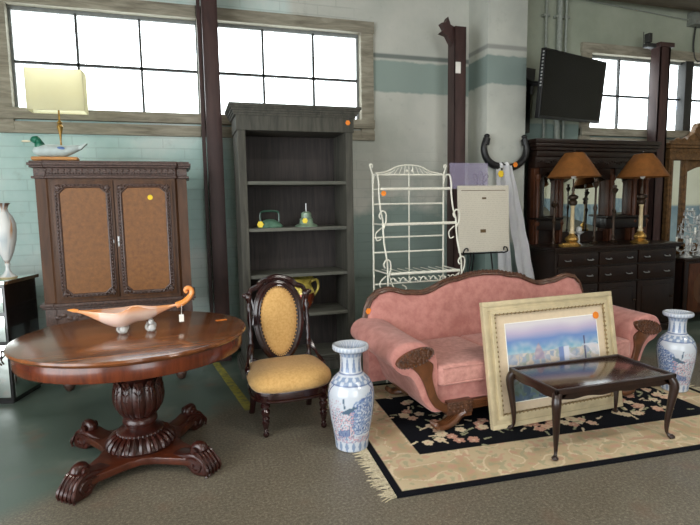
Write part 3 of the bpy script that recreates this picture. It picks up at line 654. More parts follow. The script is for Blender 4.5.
b = B(); b.prism(plat(.44), .055, .10, 'z', .006); b.obj('platform', 'mahogany', tb)
for q in range(4):
    a0 = PI / 4 + q * PI / 2; mt = Matrix.Rotation(a0, 4, 'Z') @ Matrix.Translation((-.012, 0, 0))
    fb = B()
    prof = spl2([(.30, .10), (.38, .115), (.44, .13), (.50, .125), (.535, .10), (.56, .06), (.565, .02), (.54, 0), (.46, 0), (.42, .03), (.36, .05), (.30, .06)], 5)
    fb.prism(prof, -.058, .058, 'y', .016, mt)
    fb.tube(spline([(.47, 0, .115), (.445, 0, .135), (.455, 0, .155), (.485, 0, .158), (.495, 0, .14)], 4), [.034] * 17, 10, flat=1.0, mat=mt)
    fb.tube([(.468, -.052, .142), (.468, .052, .142)], .022, 12, mat=mt)
    for t in (-.048, -.024, 0, .024, .048):
        fb.tube([Vector((x_, t * (1 + .25 * (x_ - .47) / .1), z_)) for x_, z_ in spl2([(.47, .135), (.52, .115), (.556, .07), (.572, .03), (.565, .008)], 4)], [.010 + .004 * math.sin(i * .8) for i in range(17)], 6, mat=mt)
    for t in (-1, 1):
        fb.tube([Vector((x_, t * .058, z_)) for x_, z_ in spl2([(.40, .085), (.47, .10), (.52, .07), (.50, .03), (.46, .04), (.47, .065)], 4)], .010, 6, mat=mt)
    fb.obj('foot', 'carved_mahogany', tb)
b = B(); b.prism([(0, 0), (.075, .01), (.07, .045), (-.005, .035)], .8005, .802, 'z', mat=Matrix.Translation((.53, .21, 0))); b.obj('price_tag', 'orange', tb, label='small orange price tag on the tabletop')

# long art glass bowl
bowl = thing('glass_bowl', 'long boat-shaped orange and white glass bowl with curled end on the round table', 'bowl', (-.30, 3.58, .80))
def bowl_fn(u, v, inner=0):
    t = u; x_ = -.42 + .66 * t
    env = math.sin(PI * min(max(t, 0.0), 1) ** .9) ** 2.6
    w = .008 + .10 * env - inner * .006; zr = .165 - .022 * math.sin(PI * t) + .038 * math.exp(-((t - .56) / .09) ** 2) * (1 - .75 * v)
    zb = zr - .008 - .105 * env ** .8 + inner * .008
    a = PI * v
    return (x_, -w * math.cos(a), zr - (zr - zb) * math.sin(a) + (0 if .05 < v < .95 else 0))
def bowl_paint(v):
    t = (v.x + .42) / .66; a = min(1, max(0, (v.z - .08) / .09)); n = noise.noise(v * 14) * .15
    base = rgb(236, 208, 192)[:3]; org = rgb(236, 150, 70)[:3]
    f = min(1, max(0, (a - .55) * 1.6 + n)) if .25 < t < .75 else min(1, max(0, .45 + n + abs(t - .5) * .6 + (a - .6) * .5))
    return (*lerp(base, org, f), 1)
m_, nt, p = new_mat('art_glass'); M['art_glass'] = m_
at = nt.nodes.new('ShaderNodeAttribute'); at.attribute_name = 'paint'; nt.links.new(at.outputs['Color'], p.inputs['Base Color'])
p.inputs['Roughness'].default_value = .08; p.inputs['Coat Weight'].default_value = .6; p.inputs['Subsurface Weight'].default_value = 0.15; p.inputs['Subsurface Radius'].default_value = (.03, .02, .01)
b = B(); b.grid(lambda u, v: bowl_fn(u, v, 0), 48, 22); b.grid(lambda u, v: bowl_fn(u, v, 1), 48, 22)
for s_ in (0, 1): b.tube([((Vector(bowl_fn(k / 47, s_, 0)) + Vector(bowl_fn(k / 47, s_, 1))) / 2) for k in range(48)], .0045, 6)
b.tube(spline([(-.385, 0, .162), (-.42, 0, .168), (-.445, 0, .172)], 4), [.012] * 4 + [.010, .008, .006, .005, .004], 8)
b.tube(spline([(.20, 0, .155), (.25, 0, .175), (.285, 0, .205), (.302, 0, .235), (.295, 0, .262), (.272, 0, .268), (.262, 0, .25), (.272, 0, .238)], 5), [.022 - .0003 * i for i in range(36)], 10)
b.obj('bowl_body', 'art_glass', bowl, paint=bowl_paint)
for x_ in (-.125, .045):
    for y_ in (-.04, .04):
        b = B(); b.ball((x_, y_, .026), .026, (1, .8, 1), 2); b.tube(spline([(x_ - .03, y_, .05), (x_ - .035, y_, .03), (x_ - .02, y_, .012), (x_, y_, .02)], 3), .008, 6); b.ball((x_ * .85, y_ * .5, .06), .018, sub=2); b.obj('foot', 'crystal', bowl)
b = B(); b.tube([(.235, -.02, .16), (.23, -.03, .095)], .0015, 4); b.box(.215, .245, -.034, -.031, .05, .098); b.obj('price_tag', 'tag', bowl, label='white hanging price tag')

# ------------------------------------------------------------------ slipper chair
ch = thing('slipper_chair', 'low carved rosewood slipper chair with gold upholstery and oval back', 'chair', (.650, 3.70, 0), math.radians(3))
seat_o = [(-.27, .17), (-.285, .02), (-.285, -.12), (-.24, -.21), (-.12, -.26), (.12, -.26), (.24, -.21), (.285, -.12), (.285, .02), (.27, .17), (.2, .23), (-.2, .23)]
so = spl2(seat_o + [seat_o[0]], 4)[:-1]
b = B(); b.prism([(x_ * .97, y_ * .97) for x_, y_ in so], .245, .325, 'z', .008); b.tube([(x_ * .985, y_ * .985, .262) for x_, y_ in so], .009, 6, True); b.obj('seat_frame', 'chair_wood', ch)
def cushion(pts, z0, h, edge, name, mat, parent):
    b = B(); n = len(pts); cx_ = sum(p_[0] for p_ in pts) / n; cy_ = sum(p_[1] for p_ in pts) / n
    def fn(u, v):
        k = int(round(u * n)) % n; x_, y_ = pts[k]
        s = [(.0, 0), (.98, 0), (1.03, .18), (1.04, .35), (1.01, .55), (.93, .72), (.75, .88), (.5, .97), (.25, 1.0), (0, 1.0)][int(round(v * 9))]
        return (cx_ + (x_ - cx_) * s[0], cy_ + (y_ - cy_) * s[0], z0 + h * s[1])
    b.grid(fn, n, 10, True); bmesh.ops.remove_doubles(b.bm, verts=b.bm.verts, dist=1e-5)
    return b.obj(name, mat, parent, 70)
cushion([(x_, y_) for x_, y_ in so], .322, .145, 0, 'seat', 'yellow', ch)
for sx in (-1, 1):
    b = B(); b.lathe([(.012, 0), (.02, .01), (.022, .025), (.012, .035), (.02, .045), (.012, .055), (.018, .07), (.022, .09), (.028, .11), (.018, .12), (.03, .135), (.018, .148), (.03, .17), (.032, .19), (.02, .205), (.034, .22), (.034, .235), (.024, .245), (.034, .26), (.034, .30)], 16, (sx * .21, -.20, 0)); b.obj('front_leg', 'chair_wood', ch)
    b = B(); b.tube(spline([(sx * .23, .27, 0), (sx * .225, .22, .12), (sx * .225, .19, .27), (sx * .225, .20, .36)], 5), .023, 8); b.obj('back_leg', 'chair_wood', ch)
    b = B()
    prof = [(.022, .33), (.026, .36), (.016, .38), (.022, .42), (.012, .45), (.018, .50), (.022, .56), (.014, .60), (.022, .64), (.012, .68), (.02, .74), (.014, .80), (.022, .83), (.012, .85), (.018, .88), (.026, .90), (.03, .92), (.02, .94), (0, .95)]
    sh = Matrix(((1, 0, 0, sx * .225), (0, 1, .13, .15), (0, 0, 1, 0), (0, 0, 0, 1)))
    b.lathe(prof, 14, mat=sh)
    b.ball((sx * .238, .27, .925), .028, (1.3, .8, .8), 2)
    b.obj('back_post', 'chair_wood', ch)
    b = B(); b.tube(spline([(sx * .225, .22, .56), (sx * .25, .17, .50), (sx * .275, .10, .44), (sx * .285, .03, .40), (sx * .27, .04, .35), (sx * .245, .09, .34)], 5), [.016 + .006 * math.sin(i * .6) for i in range(26)], 8); b.obj('hip_rest', 'chair_wood', ch)
tilt = Matrix(((1, 0, 0, 0), (0, 1, .13, .155), (0, 0, 1, 0), (0, 0, 0, 1)))
def egg(a, s=1.0, ox=0): # oval, wider at the top
    z = .715 + .26 * s * math.sin(a) + (ox * math.sin(a)); w = (.138 * s + ox) * (1 + .12 * math.sin(a)); return (w * math.cos(a), z)
b = B()
N = 56
for off, r in ((.034, .026), (.012, .014), (.054, .010)):
    b.tube([(egg(2 * PI * k / N, 1, off)[0], (-.008 if off == .012 else 0), egg(2 * PI * k / N, 1, off)[1]) for k in range(N)], r, 8, True, up=Vector((0, 1, 0)), mat=tilt)
b.obj('back_frame', 'chair_wood', ch)
b = B()
cr = spline([(-.225, 0, .925), (-.20, 0, .965), (-.15, 0, .985), (-.11, 0, 1.02), (0, 0, 1.05), (.11, 0, 1.02), (.15, 0, .985), (.20, 0, .965), (.225, 0, .925)], 6)
b.tube(cr, [.016 + .008 * math.sin(PI * i / (len(cr) - 1)) for i in range(len(cr))], 8, mat=tilt)
for k in range(9): b.ball((-.08 + .02 * k, -.018, 1.02 + .018 * math.cos((k - 4) * .4)), .013, sub=1, mat=tilt)
for sx in (-1, 1): b.tube(spline([(sx * .21, 0, .92), (sx * .19, 0, .80), (sx * .205, 0, .70)], 5), .010, 6, mat=tilt)
b.obj('crest_rail', 'chair_wood', ch)
b = B(); b.tube(spline([(-.225, 0, .44), (-.12, 0, .40), (-.06, 0, .43), (0, 0, .40), (.06, 0, .43), (.12, 0, .40), (.225, 0, .44)], 5), .018, 8, mat=tilt); b.box(-.06, .06, -.01, .01, .36, .43, .004, mat=tilt); b.obj('back_rail', 'chair_wood', ch)
b = B()
def backpad(u, v, side=-1):
    a = 2 * PI * u; s = [0, .3, .6, .82, .95, 1.0, 1.0][int(round(v * 6))]; d = [.045, .044, .038, .028, .014, 0, -.02][int(round(v * 6))]
    x_, z_ = egg(a, 1.0); return tilt @ Vector((x_ * s * 1.04, side * d, .72 + (z_ - .72) * s * 1.02))
b.grid(lambda u, v: backpad(u, v), 48, 7, True); b.grid(lambda u, v: backpad(u, v, .3), 48, 7, True); bmesh.ops.remove_doubles(b.bm, verts=b.bm.verts, dist=1e-5); b.obj('backrest', 'yellow', ch, 70)
b = B()
for k in range(56): x_, z_ = egg(2 * PI * k / 56, 1.0, .003); b.ball((x_, -.016, z_), .007, sub=1, mat=tilt)
b.obj('gimp_trim', 'yellow', ch)
b = B(); b.box(-.262, -.242, .185, .188, .385, .45); b.obj('price_tag', 'tag', ch, label='white hanging tag')

# ------------------------------------------------------------------ floor vases
WHT, BLU, NAVY, PNK, GRN = rgb(202, 208, 216)[:3], rgb(136, 154, 182)[:3], rgb(88, 106, 148)[:3], rgb(206, 164, 170)[:3], rgb(80, 106, 116)[:3]
def vase_painter(a_front, flip):
    def fn(v):
        a = math.atan2(v.y, v.x); z = v.z; u = (a - a_front + PI) % (2 * PI) - PI; u *= flip; c = WHT
        n1 = noise.noise(Vector((u * 3.1, z * 24, 3 + flip))); n2 = noise.noise(Vector((u * 6, z * 45, 9)))
        ring = lambda z0, w: abs(z - z0) < w
        if z < .075:
            ph = (a * 16 / (2 * PI)) % 1; c = BLU if (abs(ph - .5) < .3 * (1 - abs(z - .04) / .045) ) else WHT
            if ring(.073, .004): c = NAVY
        elif z < .455:
            lim = 1.28 * (1 - (abs(z - .26) / .20) ** 4 * .35)
            if abs(u) < lim:   # picture panel
                n3 = noise.noise(Vector((u * 14, z * 90, 2))); c = lerp(WHT, rgb(206, 214, 224)[:3], .5 + .5 * n2)
                if u > -.05 and .13 < z < .345 + .07 * u and u < 1.1 and u * .30 + .05 > abs(z - .25) * .85:   # sweeping tail
                    c = lerp(rgb(150, 170, 200)[:3], rgb(104, 128, 176)[:3], .5 + n2)
                    if n3 > .18: c = rgb(206, 214, 226)[:3]
                    elif n3 < -.3: c = NAVY
                if -1.05 < u < .15 and .11 < z < .30:   # blossoms and leaves
                    if n3 > .12: c = PNK
                    elif n3 < -.22: c = lerp(GRN, BLU, .5)
                if abs((z - .305) - .02 * math.sin(u * 4)) < .020 * (1 - abs(u + .12) / .45) and -.5 < u < .25: c = lerp(GRN, NAVY, .35 + .4 * n3)
                if abs(u + .30 + (z - .33) * 1.0) < .035 and .31 < z < .375: c = lerp(GRN, NAVY, .4)
                if -.75 < u < -.10 and abs(z - .150 - .04 * u) < .026: c = lerp(rgb(92, 104, 150)[:3], BLU, .5 + n3)
                if u < -.45 and .24 < z < .36 and n3 > .22: c = lerp(PNK, BLU, .3)
                if z < .118 and n3 > -.1: c = lerp(BLU, PNK, .5 + n2)
            elif abs(u) < lim + .08: c = NAVY
            else: c = lerp(WHT, BLU, .75) if math.sin(a * 22) * math.sin(z * 130) > 0 or n2 > .2 else WHT
            if ring(.455, .005): c = NAVY
        elif z < .50: c = BLU if math.sin(a * 14) * math.sin((z - .455) * 150) > -.15 else WHT
        elif z < .52: c = NAVY if ring(.51, .004) else WHT
        elif z < .625:
            ph = (a * 10 / (2 * PI)) % 1; t = (z - .52) / .105; c = lerp(BLU, NAVY, .3) if abs(ph - .5) < .30 * (1 - t) ** .6 else WHT
        elif z < .665: c = BLU if math.sin(a * 18) > 0 and z < .655 else lerp(BLU, WHT, .5)
        elif z < .69: c = lerp(BLU, WHT, .45) if math.sin(a * 30) > -.2 else WHT
        return (*c, 1)
    return fn
vprof = [(0, 0), (.100, 0), (.108, .006), (.110, .02), (.112, .045), (.118, .09), (.130, .16), (.142, .23), (.150, .30), (.153, .35), (.151, .39), (.142, .43), (.124, .465), (.100, .49), (.082, .505), (.073, .52), (.069, .55), (.068, .59), (.070, .62), (.078, .643), (.094, .655), (.114, .662), (.120, .67), (.120, .685), (.116, .695), (.104, .697), (.082, .68), (.062, .65), (.055, .60), (.055, .55), (.09, .48), (.12, .38), (.09, .08), (0, .03)]
def dense(pr, st=.007):
    out = [pr[0]]
    for i in range(len(pr) - 1):
        (r0, z0), (r1, z1) = pr[i], pr[i + 1]; L = math.hypot(r1 - r0, z1 - z0); n = max(1, int(L / st)) if i < 25 else 1
        for k in range(1, n + 1): out.append((r0 + (r1 - r0) * k / n, z0 + (z1 - z0) * k / n))
    return out
def floor_vase(loc, s, af, flip, label):
    b = B(); b.lathe(dense(vprof), 150)
    o = b.obj('floor_vase', 'porcelain', None, 60, paint=vase_painter(af, flip), loc=loc); o.scale = (s, s, s); tag(o, label, 'vase', 'tall blue and white floor vases')
floor_vase((.975, 3.17, 0), 1.0, math.radians(-107), 1, 'blue and white floor vase on the bare floor left of the pink sofa')
floor_vase((3.855, 3.25, .012), .95, math.radians(-139), -1, 'blue and white floor vase on the rug beside the right arm of the sofa')

# ------------------------------------------------------------------ rug
RW, RD = 2.95, 1.75
BLK, BEI, BE2, ROSE, SAGE = rgb(20, 22, 28)[:3], rgb(208, 190, 156)[:3], rgb(192, 168, 134)[:3], rgb(206, 158, 138)[:3], rgb(168, 168, 136)[:3]
blooms = []
rr_ = random.Random(5)
for (x_, y_, s) in ((.50, .62, .10), (.66, .55, .13), (.60, .80, .09), (.45, 1.0, .12), (.95, .68, .09), (1.30, .62, .08), (1.45, .60, .10), (1.62, .56, .07), (.55, 1.25, .12), (2.35, .66, .12), (2.5, .8, .10), (2.28, .85, .09), (2.05, .60, .07), (2.45, 1.05, .12), (1.9, 1.1, .1), (1.2, 1.15, .11)):
    s *= 1.15
    for k in range(5):
        a = rr_.random() * 6.28; d = s * (.2 + .9 * rr_.random()); fx, fy = x_ + d * math.cos(a) * 1.2, y_ + d * math.sin(a) * .9; col_i = rr_.choice((0, 0, 1, 3)); pr0 = rr_.random() * 6
        for q in range(5): blooms.append((fx + .024 * math.cos(pr0 + q * 1.257), fy + .024 * math.sin(pr0 + q * 1.257), .017, col_i))
        blooms.append((fx, fy, .012, 1 if col_i != 1 else 0))
    for k in range(7):
        a = rr_.random() * 6.28; d = s * (.5 + 1.0 * rr_.random())
        for q in range(4): blooms.append((x_ + (d + q * .014) * math.cos(a) * 1.2, y_ + (d + q * .014) * math.sin(a + q * .04), .011 - .001 * q, 2 if k % 3 else 0))
BK = {}
for q_ in blooms:
    for i_ in (-1, 0, 1):
        for j_ in (-1, 0, 1):
            BK.setdefault((int(q_[0] / .1) + i_, int(q_[1] / .1) + j_), []).append(q_)
def rug_paint(v):
    x_, y_ = v.x, v.y; e = min(x_, y_, RW - x_, RD - y_)
    if e < .045: return (*BLK, 1)
    bwx, bwy = .30, .42
    inb = x_ < bwx or x_ > RW - bwx or y_ < bwy or y_ > RD - .35
    n = noise.noise(Vector((x_ * 7, y_ * 7, 1))); n2 = noise.noise(Vector((x_ * 20, y_ * 20, 4)))
    for bx, by, br, bc in (BK.get((int(x_ / .1), int(y_ / .1)), ()) ):
        if (x_ - bx) ** 2 + (y_ - by) ** 2 < br * br * (1 + .5 * n2):
            return (*((rgb(226, 208, 176)[:3], ROSE, SAGE, rgb(222, 186, 158)[:3])[bc]), 1)
    if inb:
        c = lerp(BEI, BE2, min(1, max(0, .4 + n * 1.6)))
        if n2 > .28: c = lerp(c, ROSE, .55)
        elif n2 < -.3: c = lerp(c, SAGE, .6)
        elif abs(n) < .04: c = lerp(c, rgb(226, 210, 178)[:3], .8)
        return (*c, 1)
    return (*BLK, 1)
NX, NY = 420, 250
rug = thing('area_rug', 'black and beige floral wool rug under the sofa and coffee table', 'rug', (1.02, 2.49, 0), math.radians(-3.0))
b = B(); b.box(0, RW, 0, RD, 0, .009)
b2 = B(); b2.grid(lambda u, v: (RW * u, RD * v, .010 + .0015 * noise.noise(Vector((u * 9, v * 6, 0)))), NX, NY)
b2.obj('pile', 'rug', rug, 80, paint=rug_paint)
b.obj('backing', 'rug', rug, paint=lambda v: (*BLK, 1))
b = B()
for k in range(100):
    y_ = .01 + k * (RD - .02) / 99; L = .06 + .05 * random.random(); a = random.uniform(-.5, .25)
    b.tube([(.0, y_, .006), (-L * .5, y_ + a * .03, .006), (-L, y_ + a * .08, .003)], [.006, .005, .003], 4)
    b.tube([(-L * .3, y_ + .006, .005), (-L * 1.05, y_ - a * .07, .003)], [.005, .002], 4)
f_o = b.obj('fringe', 'fringe', rug, label='cream knotted fringe'); f_o['kind'] = 'stuff'
b = B()
for k in range(100):
    y_ = .01 + k * (RD - .02) / 99; L = .06 + .05 * random.random(); a = random.uniform(-.4, .4)
    b.tube([(RW, y_, .006), (RW + L, y_ + a * .08, .003)], [.006, .003], 4)
f_o = b.obj('fringe', 'fringe', rug, label='cream knotted fringe'); f_o['kind'] = 'stuff'
RZ = .0125

# ------------------------------------------------------------------ sofa
sf = thing('camelback_sofa', 'long pink velvet sofa with carved camel back and scrolled arms', 'sofa', (2.50, 3.235, RZ), math.radians(3.5))
sf.scale = (1.03, 1, 1)
def H(x_):
    x_ = abs(x_); P = [(0, .965), (.12, .958), (.30, .925), (.60, .835), (.72, .845), (.90, .885), (.98, .87), (1.04, .82), (1.08, .74), (1.10, .62)]
    for i in range(len(P) - 1):
        if P[i][0] <= x_ <= P[i + 1][0]:
            t = (x_ - P[i][0]) / (P[i + 1][0] - P[i][0]); t = t * t * (3 - 2 * t) if i < 8 else t; return P[i][1] + (P[i + 1][1] - P[i][1]) * t
    return .62
xs = [-1.10 + 2.2 * k / 80 for k in range(81)]
b = B()
rows = []
for x_ in xs:
    h = H(x_) - .01
    col_ = []
    for (z_, y_) in ((.15, .70), (.30, .66), (.42, .655), (.55, .665), (.42 + (h - .42) * .6, .69), (.42 + (h - .42) * .85, .705), (h, .735), (h, .79), (.6, .80), (.15, .78)):
        col_.append(b.bm.verts.new((x_, y_, min(z_, h))))
    rows.append(col_)
for i in range(80):
    for k in range(10): b.bm.faces.new((rows[i][k], rows[i + 1][k], rows[i + 1][(k + 1) % 10], rows[i][(k + 1) % 10]))
b.bm.faces.new(rows[0]); b.bm.faces.new(rows[-1]); b.obj('backrest', 'pink', sf, 60)
crest = [(x_, .755, H(x_) + .006) for x_ in xs]
crest = [(-1.10, .745, .52)] + crest + [(1.10, .745, .52)]
b = B(); b.tube(crest, .028, 10, flat=.75); b.tube([(x_, .725, z_ - .004) for x_, y_, z_ in crest], .010, 6)
for k in range(44):
    x_ = -.42 + .84 * k / 43; b.ball((x_, .738, H(x_) + .018 + .008 * (k % 2)), .020, (1.0, .8, .9), 1)
b.obj('crest_rail', 'sofa_carving', sf)
arm_prof = spl2([(-.80, .12), (-.90, .13), (-.975, .22), (-1.02, .33), (-1.075, .42), (-1.15, .455), (-1.20, .50), (-1.21, .555), (-1.175, .615), (-1.10, .645), (-1.01, .645), (-.925, .61), (-.875, .54), (-.862, .45), (-.86, .30), (-.86, .12)], 4)
for sx in (-1, 1):
    pr_ = [(x_ * (-sx), z_) for x_, z_ in arm_prof]
    b = B(); t = bmesh.new()
    sec = []
    for (y_, g, dz) in ((-.004, .90, -.010), (-.002, .96, -.003), (.012, .99, 0), (.04, 1, 0), (.25, 1, .004), (.5, 1.0, .015), (.76, 1.0, .035)):
        sec.append([b.bm.verts.new(((-sx) * (-1.0) + ((x_) - (-sx) * (-1.0)) * g, y_, .40 + (z_ - .40) * g + (dz if z_ > .4 else 0))) for x_, z_ in pr_])
    n_ = len(pr_)
    for i in range(len(sec) - 1):
        for k in range(n_): b.bm.faces.new((sec[i][k], sec[i][(k + 1) % n_], sec[i + 1][(k + 1) % n_], sec[i + 1][k]))
    b.bm.faces.new(sec[0]); b.bm.faces.new(sec[-1])
    b.obj('arm', 'pink', sf, 50)
    # carved front facing
    q = -sx
    ov = [(q * -1.045 + .138 * math.cos(a) * 1.0, .548 + .058 * math.sin(a) - .05 * (q * -1) * math.cos(a) * .6) for a in [2 * PI * k / 28 for k in range(28)]]
    stem = spl2([(-1.12, .51), (-1.05, .46), (-1.00, .40), (-.965, .32), (-.935, .24), (-.885, .165), (-.80, .12), (-.72, .115), (-.72, .175), (-.81, .185), (-.865, .235), (-.895, .31), (-.915, .40), (-.91, .49), (-1.0, .54)], 4)
    b = B(); b.prism([(x_ * q, z_) for x_, z_ in stem], -.022, .03, 'y', .006); b.prism(ov, -.028, .02, 'y', .006)
    o_arm = b.obj('arm_facing', 'sofa_wood', sf)
    b = B()
    for k in range(28): b.ball((ov[k][0] * .93 + q * -1.045 * .07, -.03, ov[k][1] * .93 + .548 * .07), .010, sub=1)
    for k in range(34):
        a = k * 2.4; r = .0185 * math.sqrt(k); cx_ = q * -1.045 + r * 1.06 * math.cos(a); b.ball((cx_, -.031, .548 + r * .36 * math.sin(a) - (cx_ - q * -1.045) * (q * -1) * .21 * 1), .0125, (1, .6, 1), 1)
    b.obj('rosette', 'sofa_carving', sf)
    # corner block and scrolled front leg
    b = B(); b.box(min(q * -.80, q * -.60), max(q * -.80, q * -.60), -.03, .08, .10, .195, .006)
    for i in range(6):
        for j in range(3): b.ball((q * (-.78 + i * .032), -.032, .122 + j * .026), .012, (1, .5, 1), 1)
    b.obj('corner_block', 'sofa_carving', sf)
    for (yy, nm) in ((.02, 'front_leg'), (.72, 'back_leg')):
        dy = -1 if nm == 'front_leg' else 1
        b = B(); path = spline([(q * -.66, yy, .11), (q * -.70, yy + dy * .0, .085), (q * -.735, yy + dy * .01, .055), (q * -.80, yy + dy * .02, .03), (q * -.86, yy + dy * .03, .028), (q * -.895, yy + dy * .03, .045), (q * -.885, yy + dy * .03, .065)], 5)
        nn = len(path)
        for o_ in (-.027, -.009, .009, .027): b.tube([v + Vector((0, o_, 0)) for v in path], [.034 - .02 * i / nn for i in range(nn)], 8)
        b.box(min(q * -.72, q * -.60), max(q * -.72, q * -.60), yy - .04, yy + .04, .07, .12, .006)
        b.obj(nm, 'sofa_wood', sf)
b = B(); b.box(-.72, .72, -.015, .05, .115, .18, .004)
for z_ in (.13, .148, .166): b.tube([(-.62, -.017, z_), (.62, -.017, z_)], .006, 6)
b.box(-.80, .80, .70, .76, .11, .18); b.obj('front_rail', 'sofa_wood', sf)
b = B(); b.box(-.87, .87, .025, .72, .175, .315, .012); b.tube([(-.86, .02, .188), (.86, .02, .188)], .007, 6); b.obj('seat_deck', 'pink', sf)
for i in range(3):
    x0 = -.865 + i * .577; x1 = x0 + .573
    b = B(); b.box(x0, x1, -.035, .665, .315, .465, .035)
    for z_ in (.335, .447): b.tube([(x0 + .02, -.035, z_), (x1 - .02, -.035, z_)], .006, 6)
    # loft
    for v in b.bm.verts:
        if v.co.z > .44: v.co.z += .02 * math.sin(PI * min(1, max(0, (v.co.x - x0) / .573)))
    b.obj('seat_cushion', 'pink_light', sf, 60)
disc(sf, 'price_sticker', (-1.075, .715, .735), .026, 'y', 'orange', True, 'orange price sticker')
b = B(); b.box(-.95, .95, .30, .55, .16, .20); b.obj('seat_frame', 'sofa_wood', sf)

# ------------------------------------------------------------------ framed picture
PW, PH = 1.18, .89
pic = thing('framed_picture', 'large gold-framed watercolour of a seaside town leaning on the pink sofa', 'picture', (1.957, 3.04, RZ + .006))
lean = .18
pic.rotation_euler = (-lean, 0, math.radians(2.6))
fw = .092
b = B()
for (e0, e1, y0) in ((0, .035, -.028), (.03, .065, -.018), (.06, fw, -.030)):
    b.box(e0, PW - e0, y0, .012, e0, e1, .004); b.box(e0, PW - e0, y0, .012, PH - e1, PH - e0, .004); b.box(e0, e1, y0, .012, e1, PH - e1, .004); b.box(PW - e1, PW - e0, y0, .012, e1, PH - e1, .004)
b.obj('frame', 'frame', pic)
b = B()
for k in range(100):
    t = k / 100 * 2 * (PW + PH - 4 * fw) ; w_, h_ = PW - 2 * fw, PH - 2 * fw
    if t < w_: q_ = (fw + t, fw)
    elif t < w_ + h_: q_ = (PW - fw, fw + t - w_)
    elif t < 2 * w_ + h_: q_ = (PW - fw - (t - w_ - h_), PH - fw)
    else: q_ = (fw, PH - fw - (t - 2 * w_ - h_))
    b.ball((q_[0], -.022, q_[1]), .012, sub=1)
b.tube([(fw, -.02, fw), (PW - fw, -.02, fw), (PW - fw, -.02, PH - fw), (fw, -.02, PH - fw)], .009, 6, True)
b.obj('inner_bead', 'frame_inner', pic)
b = B(); b.box(fw - .01, PW - fw + .01, -.008, .006, fw - .01, PH - fw + .01); b.obj('mat_board', 'mat', pic)
ix0, ix1, iz0, iz1 = .185, PW - .165, .165, PH - .17
b = B()
for (a0, a1, c0, c1) in ((ix0 - .006, ix1 + .006, iz0 - .006, iz0), (ix0 - .006, ix1 + .006, iz1, iz1 + .006), (ix0 - .006, ix0, iz0, iz1), (ix1, ix1 + .006, iz0, iz1)): b.box(a0, a1, -.0105, -.007, c0, c1)
b.obj('mat_bevel', 'mat_edge', pic)
def art(v):
    u = (v.x - ix0) / (ix1 - ix0); w = (v.z - iz0) / (iz1 - iz0); n = noise.noise(Vector((u * 6, w * 5, 2))); n2 = noise.noise(Vector((u * 18, w * 16, 5)))
    n3 = noise.noise(Vector((round(u * 30 + n2 * 1.2) * .9, round(w * 18 + n * 2 + math.floor(u * 9) % 2) * .9, 7)))
    if w > .86: c = lerp(rgb(196, 184, 210)[:3], rgb(226, 220, 224)[:3], min(1, max(0, (w - .86) / .1 + n * .3)))
    elif w > .77: c = lerp(rgb(128, 152, 202)[:3], rgb(196, 184, 210)[:3], min(1, max(0, (w - .77) / .09 + n * .3)))
    elif w > .60 + .03 * n: c = lerp(lerp(rgb(128, 180, 202)[:3], rgb(190, 208, 212)[:3], .5 + n2), rgb(120, 150, 204)[:3], min(1, max(0, (w - .60) / .17 + n * .4)))
    else:
        far = [rgb(206, 190, 166)[:3], rgb(176, 178, 190)[:3], rgb(142, 160, 186)[:3], rgb(222, 208, 190)[:3], rgb(150, 166, 150)[:3]]
        near = [rgb(84, 104, 132)[:3], rgb(108, 130, 122)[:3], rgb(70, 88, 108)[:3], rgb(132, 142, 160)[:3], rgb(96, 112, 92)[:3]]
        i = int((n3 + 1) * 11) % 5; t = min(1, max(0, (.44 - w) / .26 + n * .3)); c = lerp(far[i], near[i], t)
        c = lerp(c, lerp(rgb(196, 196, 200)[:3], rgb(92, 110, 120)[:3], t), .35 + .3 * n2)
    if (abs(u - .33) < .05 * (1 - max(0, w - .58) / .14) and .50 < w < .72): c = lerp(rgb(150, 140, 168)[:3], rgb(196, 180, 186)[:3], .5 + n2)   # domed tower
    if w < .62 and .5 > abs(u - .60) * 9 and w > .42: c = rgb(128, 148, 196)[:3] if u < .60 else rgb(196, 206, 226)[:3]
    if abs(u - .84) < .006 and .42 < w < .74: c = rgb(90, 90, 120)[:3]
    if u > .6 and .46 < w < .62 and n > 0.05: c = lerp(c, rgb(232, 230, 240)[:3], .6)
    return (*c, 1)
b = B(); b.grid(lambda u, v: (ix0 + (ix1 - ix0) * u, -.0095, iz0 + (iz1 - iz0) * v), 130, 90); b.obj('watercolour', 'painting', pic, 80, paint=art)
disc(pic, 'price_sticker', (PW - .165, -.0125, PH - .175), .028, 'y', 'orange', label='round orange price sticker')
b = B(); b.box(.02, PW - .02, .006, .016, .02, PH - .02); b.obj('backing_board', 'mat', pic)

# ------------------------------------------------------------------ coffee table
cf = thing('coffee_table', 'low dark wooden coffee table with cabriole legs in front of the framed picture', 'table', (2.555, 2.785, RZ))
TW, TD = .92, .47
b = B(); b.box(-TW / 2, TW / 2, -TD / 2, TD / 2, .425, .437, .003)
b.obj('tabletop', 'coffee_wood', cf)
b = B(); P4 = [(-TW / 2, -TD / 2), (TW / 2, -TD / 2), (TW / 2, TD / 2), (-TW / 2, TD / 2)]
for i in range(4):
    (x0, y0), (x1, y1) = P4[i], P4[(i + 1) % 4]
    b.box(min(x0, x1) - .012, max(x0, x1) + .012, min(y0, y1) - .012, max(y0, y1) + .012, .415, .447, .005) if True else None
b.obj('gallery_edge', 'coffee_leg', cf)
b = B()
for sy in (-1, 1):
    q_ = [(-.45, .42), (.45, .42)] + [(x_, .378 + .005 * math.cos((x_ / .45) * PI * 4)) for x_ in [.45 - .9 * k / 24 for k in range(25)]]
    b.prism(q_, sy * .225 - .008, sy * .225 + .008, 'y')
